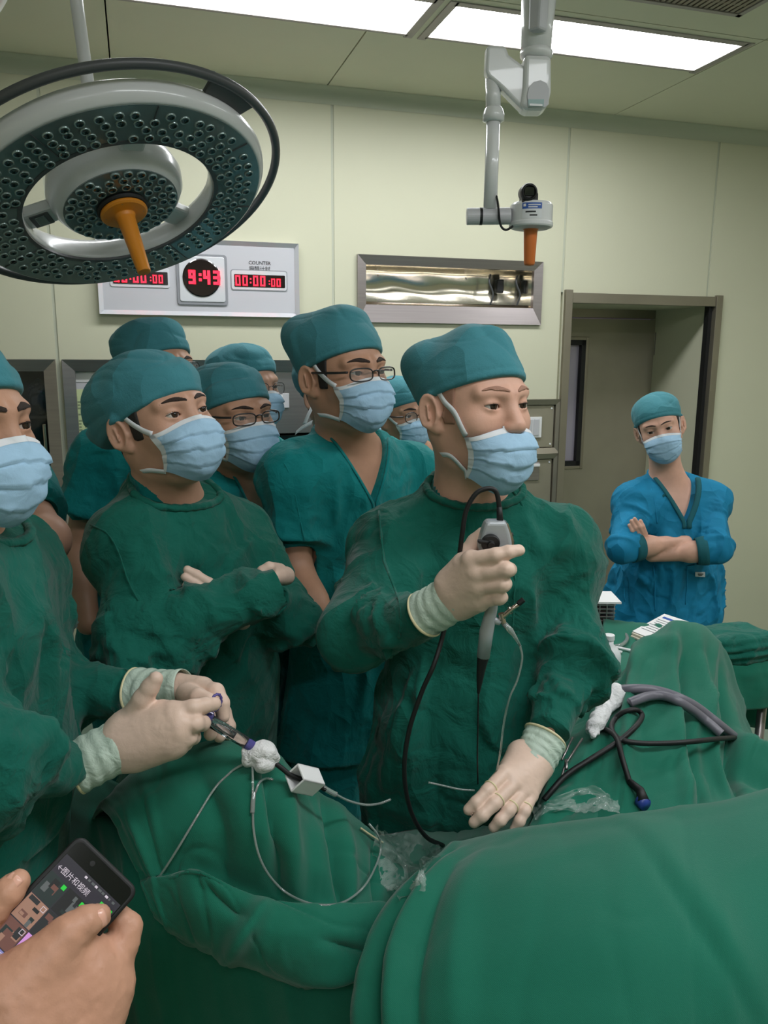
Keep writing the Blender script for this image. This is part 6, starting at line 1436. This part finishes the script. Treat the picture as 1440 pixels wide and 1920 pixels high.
# ------------------------------------------------------------------ instrument table by the nurse
TZ = .90
def top(x, y, z=TZ):
    d = ray(x, y); return CP + d * ((z - CP[2]) / d[2])
e = empty('instrument_table', V(1.05, 2.3, 0), 'instrument table under a green cloth in front of the nurse', 'table'); TAB = e
a, b = top(1130, 1168), top(1470, 1196); c, d = top(1130, 1262), top(1500, 1236)
rows = [[a + V(0, .02, -.3), (a + b) / 2 + V(0, .02, -.3), b + V(0, .02, -.3)], [a, (a + b) / 2, b], [(a + c) / 2, (a + b + c + d) / 4, (b + d) / 2], [c, (c + d) / 2, d], [c + V(0, -.03, -.05), (c + d) / 2 + V(0, -.03, -.05), d + V(0, -.03, -.05)], [c + V(0, -.035, -.12), (c + d) / 2 + V(0, -.04, -.12), d + V(0, -.035, -.115)]]
net('table_cloth', [[np.asarray(q) for q in r] for r in rows], 'drape_green', '', nu=24, nv=14, folds=((41.0, (9, 3), .012), (43.0, (14, 2), .010)), parent=e, solid=.004)
MB().box((a + b + c + d) / 4 + V(0, 0, -.035), 1.1, .22, .03).build('table_top', 'steel', e, bevel=.005)
lx = top(1425, 1330, .62)
for q in (P(1427, 1345, 2.1), P(1427, 1345, 2.1) + V(.25, .25, 0), P(1150, 1345, 2.1), P(1150, 1345, 2.3)): MB().tube([V(q[0], q[1], 0), V(q[0], q[1], TZ - .04)], .0125, 16).build('leg', 'steel', e, smooth=True)
# folded cloth bundle
c_ = top(1378, 1232) + V(0, .02, .036); ax = np.stack([nrm(V(1, .28, 0)), nrm(V(-.28, 1, 0)), ZU])
f_ = lambda p: rbox(p, c_, (.098, .075, .034), .028, ax)
v, q = surf(f_, c_ - .16, c_ + .16, .0045, 1); g = grad(f_, v); lq = (v - c_) @ ax.T
v = v + g * (.006 * np.sin(lq[:, 2] * 330 + 5 * noise(v * 14)) * np.clip(1 - np.abs(g[:, 2]), 0, 1) + fold(v, 47.0, (9, 9, 12), .018))[:, None]
setp(mk('cloth_bundle', v, q, 'gown_green', smooth=True), 'folded dark green cloth bundle at the corner of the instrument table', 'cloth bundle')
# papers
def sheet(name, pts, th, m, label, group, printed=None):
    e = empty(name, np.mean(pts, 0), label, 'papers', group); mb = MB().prism(pts, V(0, 0, th)).build('sheets', m, e, bevel=.0008)
    return e
pp = [top(1184, 1190, TZ + .012), top(1222, 1205, TZ + .012), top(1290, 1172, TZ + .012), top(1244, 1157, TZ + .012)]
e = sheet('document_stack', pp, .006, 'paper_cream', 'stack of white printed papers on the instrument table before the nurse', 'papers')
pq = [q + V(.004, .006, .0075) for q in pp]; MB().prism(pq, V(0, 0, .0015)).build('top_sheet', 'paper_white', e)
pq2 = [q + V(-.004, -.006, -.006) for q in pp]; MB().prism(pq2, V(0, 0, .005)).build('lower_sheets', 'paper_cream', e)
ux, uy = nrm(pq[1] - pq[0]), nrm(pq[3] - pq[0]); L1_, L2_ = np.linalg.norm(pq[1] - pq[0]), np.linalg.norm(pq[3] - pq[0])
MB().box(pq[0] + ux * L1_ * .42 + uy * L2_ * .85 + V(0, 0, .0019), L1_ * .5, L2_ * .07, .0006, (ux, uy, ZU)).build('heading', 'label_blue', e)
for k in range(7): MB().box(pq[0] + ux * L1_ * .45 + uy * L2_ * (.72 - .085 * k) + V(0, 0, .0019), L1_ * (.7 - .1 * (k % 3)), L2_ * .018, .0005, (ux, uy, ZU)).build('print_line', 'ink_grey', e)
# wire basket with papers, half hidden by the surgeon's sleeve
e = empty('instrument_basket', top(1140, 1160), 'steel basket with papers at the edge of the surgeon\'s sleeve', 'basket')
bc = top(1108, 1166) + V(0, .0, .04)
for k in range(6): MB().box(bc + V(0, 0, -.032 + .0125 * k), .12, .10, .004).build('wire', 'steel', e, bevel=.001)
for dx in np.linspace(-.055, .055, 6): MB().box(bc + V(dx, -.05, 0), .003, .003, .07).build('upright', 'steel', e)
MB().prism([bc + V(-.05, -.055, .036), bc + V(.075, -.055, .036), bc + V(.075, .06, .036), bc + V(-.05, .06, .036)], V(0, 0, .006)).build('paper', 'paper_white', e)
MB().tube(spline([top(1148, 1187, TZ + .006), top(1168, 1186, TZ + .006), top(1176, 1197, TZ + .006), top(1166, 1209, TZ + .006), top(1146, 1213, TZ + .006)], 6), .006, 10).build('clip', 'clear_plastic', None, smooth=True); _o = [o for o in bpy.data.objects if o.name.startswith('clip')][-1]; _o.name = 'curved_tube'; setp(_o, 'curved clear plastic tube on the instrument table', 'tube')
for k, (x0, y0, x1, y1) in enumerate(((1142, 1211, 1195, 1222), (1140, 1216, 1166, 1223))):
    setp(MB().tube([top(x0, y0, TZ + .005), top(x1, y1, TZ + .005)], .004, 10).build('plastic_rod', 'white_plastic', smooth=True), ('long white plastic rod' if k == 0 else 'short white plastic rod') + ' on the green table cloth', 'rod', 'plastic rods')
e = empty('squeeze_bottle', top(1146, 1270, .86), 'white plastic bottle standing just right of the surgeon\'s sleeve', 'bottle')
bb = top(1138, 1262, TZ) ; MB().lathe(bb, ZU, [(.001, 0), (.030, 0), (.033, .006), (.033, .05), (.030, .06), (.022, .072), (.012, .080), (.012, .094), (.001, .095)], 32, capa=False, capb=False).build('bottle_body', 'white_plastic', e, smooth=True)
MB().lathe(bb + V(0, 0, .092), ZU, [(.014, 0), (.014, .014), (.001, .015)], 24).build('cap', 'white_plastic', e, bevel=.001)

# ------------------------------------------------------------------ phone
pc = P(118, 1700, .60); pn = nrm(CP - pc); tl, tr = P(150, 1562, .60), P(257, 1668, .60)
pxr = tr - tl; pxr = nrm(pxr - pn * (pxr @ pn)); pyd = np.cross(pxr, pn); pyd = -pyd if (pyd @ (P(0, 1720, .6) - P(150, 1562, .6))) < 0 else pyd
PW = float(np.linalg.norm(tr - tl)) * 1.0; PH = PW * 2.02; PT = .0105
porg = tl
def ph(x, y, z=0.0): return porg + pxr * x * PW + pyd * y * PW + pn * z      # x, y in widths of the phone
e = empty('smartphone', ph(.5, 1.0, -PT), 'black smartphone showing a photo gallery, held in two bare hands', 'phone')
def rr2(x0, y0, x1, y1, r, n=6):
    out = []
    for cx, cy, a0 in ((x1 - r, y0 + r, -90), (x1 - r, y1 - r, 0), (x0 + r, y1 - r, 90), (x0 + r, y0 + r, 180)):
        for k in range(n + 1): a = math.radians(a0 + 90 * k / n); out.append((cx + r * math.cos(a), cy + r * math.sin(a)))
    return out
MB().prism([ph(x, y, -PT) for x, y in rr2(0, 0, 1, 2.02, .12)], pn * PT).build('case', 'black_rubber', e, bevel=.0022, seg=3)
MB().prism([ph(x, y, 0) for x, y in rr2(.05, .05, .95, 1.97, .08)], pn * .0006).build('glass', mat('phone_glass', (10, 12, 16), .12, coat=.5), e)
def em(name, c, st=1.0):
    m = mat(name, c, .5, emit=c, estr=st); m.node_tree.nodes['Principled BSDF'].inputs['Base Color'].default_value = (0, 0, 0, 1); return m
def quadp(name, x0, y0, x1, y1, m, z=.0009, parent=None): 
    return mk(name, [ph(x0, y0, z), ph(x1, y0, z), ph(x1, y1, z), ph(x0, y1, z)], [(0, 1, 2, 3)], m, parent or e)
scr = quadp('screen', .06, .25, .94, 1.80, em('screen_dark', (40, 38, 48), .8))
cols = {'navy': (28, 32, 34), 'dkgreen': (22, 40, 38), 'violet': (150, 120, 190), 'mauve': (190, 150, 170), 'tan': (160, 120, 100), 'brown': (110, 70, 60), 'pink': (214, 150, 220), 'lilac': (130, 130, 190), 'black': (12, 14, 16), 'white': (215, 205, 215), 'red': (120, 50, 50), 'green': (30, 210, 60), 'yellow': (200, 180, 60), 'grey': (90, 95, 95)}
ecol = {k: em('screen_' + k, v, .9) for k, v in cols.items()}
tiles = [['dkgreen', 'black', 'mauve'], ['tan', 'navy', 'grey'], ['brown', 'pink', 'black'], ['lilac', 'red', 'navy'], ['violet', 'black', 'tan']]
rn = random.Random(11); gw = .88 / 3
for r in range(5):
    for c in range(3):
        x0 = .06 + c * gw + .006; y0 = .47 + r * gw + .006; x1, y1 = x0 + gw - .012, min(y0 + gw - .012, 1.79)
        t_ = quadp('thumbnail', x0, y0, x1, y1, ecol[tiles[r][c]], .0011)
        for k in range(7):
            a0, b0 = rn.uniform(x0, x1 - .07), rn.uniform(y0, y1 - .07); quadp('thumbnail_detail', a0, b0, min(x1, a0 + rn.uniform(.03, .14)), min(y1, b0 + rn.uniform(.03, .12)), ecol[rn.choice(['black', 'grey', 'brown', 'dkgreen', 'tan', 'white', 'navy', tiles[r][c]])], .0012 + .00002 * k, t_)
        cx, cy = x1 - .04, y0 + .045
        if r == 0 or (r == 1 and c == 0 and False): quadp('check_mark', cx - .026, cy - .026, cx + .026, cy + .026, ecol['green'], .0016, t_)
        else:
            for q in ((cx - .028, cy - .028, cx + .028, cy - .022), (cx - .028, cy + .022, cx + .028, cy + .028), (cx - .028, cy - .028, cx - .022, cy + .028), (cx + .022, cy - .028, cx + .028, cy + .028)): quadp('tick_box', *q, ecol['white'], .0016, t_)
quadp('header_bar', .06, .33, .94, .46, em('screen_header', (36, 32, 44), .9), .0011)
quadp('send_button', .74, .355, .92, .44, ecol['green'], .0014)
text_on('lettering', '图片和视频', PW * .085, ph(.36, .40, .0016), pxr, -pyd, ecol['white'], e)
text_on('lettering', '←', PW * .085, ph(.12, .40, .0016), pxr, -pyd, ecol['white'], e)
for k in range(9): quadp('status_icon', .40 + k * .055, .275, .40 + k * .055 + rn.uniform(.02, .045), .30, ecol['grey'] if k % 3 else ecol['white'], .0014)
MB().lathe(ph(.36, .14, .0006), pn, [(.0022, 0), (.0022, .0003), (.001, .0004)], 16).build('front_camera', 'dark_void', e)
# the bare hands holding it
def hp(x, y, z): return ph(x, y, z)
def pz(x, y, dz=0.0):                            # pixel to a point a little above (+) or below (-) the phone's plane
    d = ray(x, y); t = ((porg + pn * dz - CP) @ pn) / (d @ pn); return CP + d * t
palm = [(pz(60, 1905, -.018), pz(150, 1800, -.012), .036, .022), (pz(20, 1860, .004), pz(95, 1790, .010), .026, .018), (pz(150, 1935, -.020), pz(205, 1850, -.022), .030, .020), (pz(20, 1990, -.02), pz(150, 1900, -.022), .045, .026), (pz(60, 1880, -.01), pz(150, 1840, -.012), .034, .024)]
fing = [(([pz(90, 1800, .010), pz(130, 1750, .015), pz(160, 1729, .014), pz(184, 1718, .0105)]), (.0190, .0142, .0120, .0098)),
        (([pz(195, 1845, -.02), pz(232, 1765, -.020), pz(240, 1738, -.020), pz(212, 1712, -.022)]), (.0175, .0125, .0112, .0095)),
        (([pz(195, 1895, -.032), pz(215, 1830, -.035), pz(160, 1760, -.034), pz(110, 1740, -.026)]), (.016, .0122, .0108, .0092)),
        (([pz(170, 1930, -.035), pz(180, 1880, -.04), pz(120, 1820, -.036), pz(80, 1790, -.026)]), (.015, .0115, .0102, .0088)),
        (([pz(-60, 1760, -.008), pz(-15, 1705, .002), pz(15, 1674, .006), pz(34, 1653, .006)]), (.0165, .0125, .0112, .0092)),
        (([pz(-110, 1830, -.03), pz(-60, 1760, -.008)]), (.032, .0175)), (([pz(-60, 1790, -.03), pz(-10, 1745, -.03), pz(20, 1735, -.025)]), (.016, .012, .010))]
f_ = hand_f(palm, fing, .022, .008)
fa = [(pz(20, 1990, -.02), pz(-120, 2150, -.03), .040, .042), (pz(-110, 1830, -.03), pz(-260, 2000, -.06), .034, .040)]
def fhand(p):
    d = f_(p)
    for a, b, r1, r2 in fa: d = smin(d, rc(p, a, b, r1, r2), .03)
    return d
bx = np.array([q for a, b, *_ in fa for q in (a, b)]); v, q = surf(fhand, np.minimum(f_.box[0], bx.min(0) - .05), np.maximum(f_.box[1], bx.max(0) + .05), .0024, 1); g = grad(fhand, v)
v = v + g * (.0006 * noise(v * 90) + .0005 * noise(v * 240))[:, None]
hnd = setp(mk('person', v, q, 'skin_hand', smooth=True), 'bare hands of a person holding up a phone at the lower left', 'person', 'people in the operating room')
def nail(tip, back, up, w, L, parent):
    ax = nrm(tip - back); sd = nrm(np.cross(ax, up)); up = np.cross(sd, ax); vv = []
    for i in range(7):
        for k in range(9):
            s_, t_ = (i / 6 - .5), (k / 8 - .5) * 2; ww = w * (1 - .25 * max(0, (abs(s_) - .3)) * 2); vv.append(tip + ax * (s_ * L - L * .35) + sd * t_ * ww + up * (.0098 * math.sqrt(max(0, 1 - (t_ * ww / .0105) ** 2)) + .0004 - .0015 * max(0, s_) ** 2 * 4))
    return mk('nail', vv, [(i * 9 + k, i * 9 + k + 1, (i + 1) * 9 + k + 1, (i + 1) * 9 + k) for i in range(6) for k in range(8)], 'nail', parent, smooth=True, solid=.0006)
nail(pz(187, 1717, .0105), pz(160, 1729, .014), nrm(pn + .5 * pxr - .2 * pyd), .0072, .014, hnd); nail(pz(36, 1651, .006), pz(15, 1674, .006), nrm(pn - .4 * pxr), .0066, .013, hnd)

# ------------------------------------------------------------------ foil bags behind the cabinet glass
for k, (x, y, lb_) in enumerate(((74, 715, 'crumpled silver blue foil bag on the upper shelf of the glass cabinet'), (86, 770, 'smaller foil bag standing behind the edge of the glass cabinet'))):
    u, z = wall(x, y, -.12); c_ = W(u, -.12, z); z0 = {0: 1.432, 1: 1.432}[k]
    c_[2] = max(c_[2], z0 + .06); f_ = lambda p: smin(ell(p, c_, (.06, .04, .07 - .015 * k)), ell(p, c_ + V(.02, 0, -.03), (.05, .04, .045)), .03)
    v, q = surf(f_, c_ - .11, c_ + .11, .005, 1); g = grad(f_, v); v = v + g * (.010 * np.abs(noise(v * 38)) + .004 * noise(v * 90))[:, None]; v[:, 2] += (z0 - v[:, 2].min())
    setp(mk('foil_bag', v, q, 'foil', smooth=True), lb_, 'foil bag', 'foil bags')

for _m in bpy.data.materials:                    # small glowing details are seen, but need not be sampled as lamps
    if _m.name.startswith(('led_', 'screen_')): _m.cycles.emission_sampling = 'NONE'
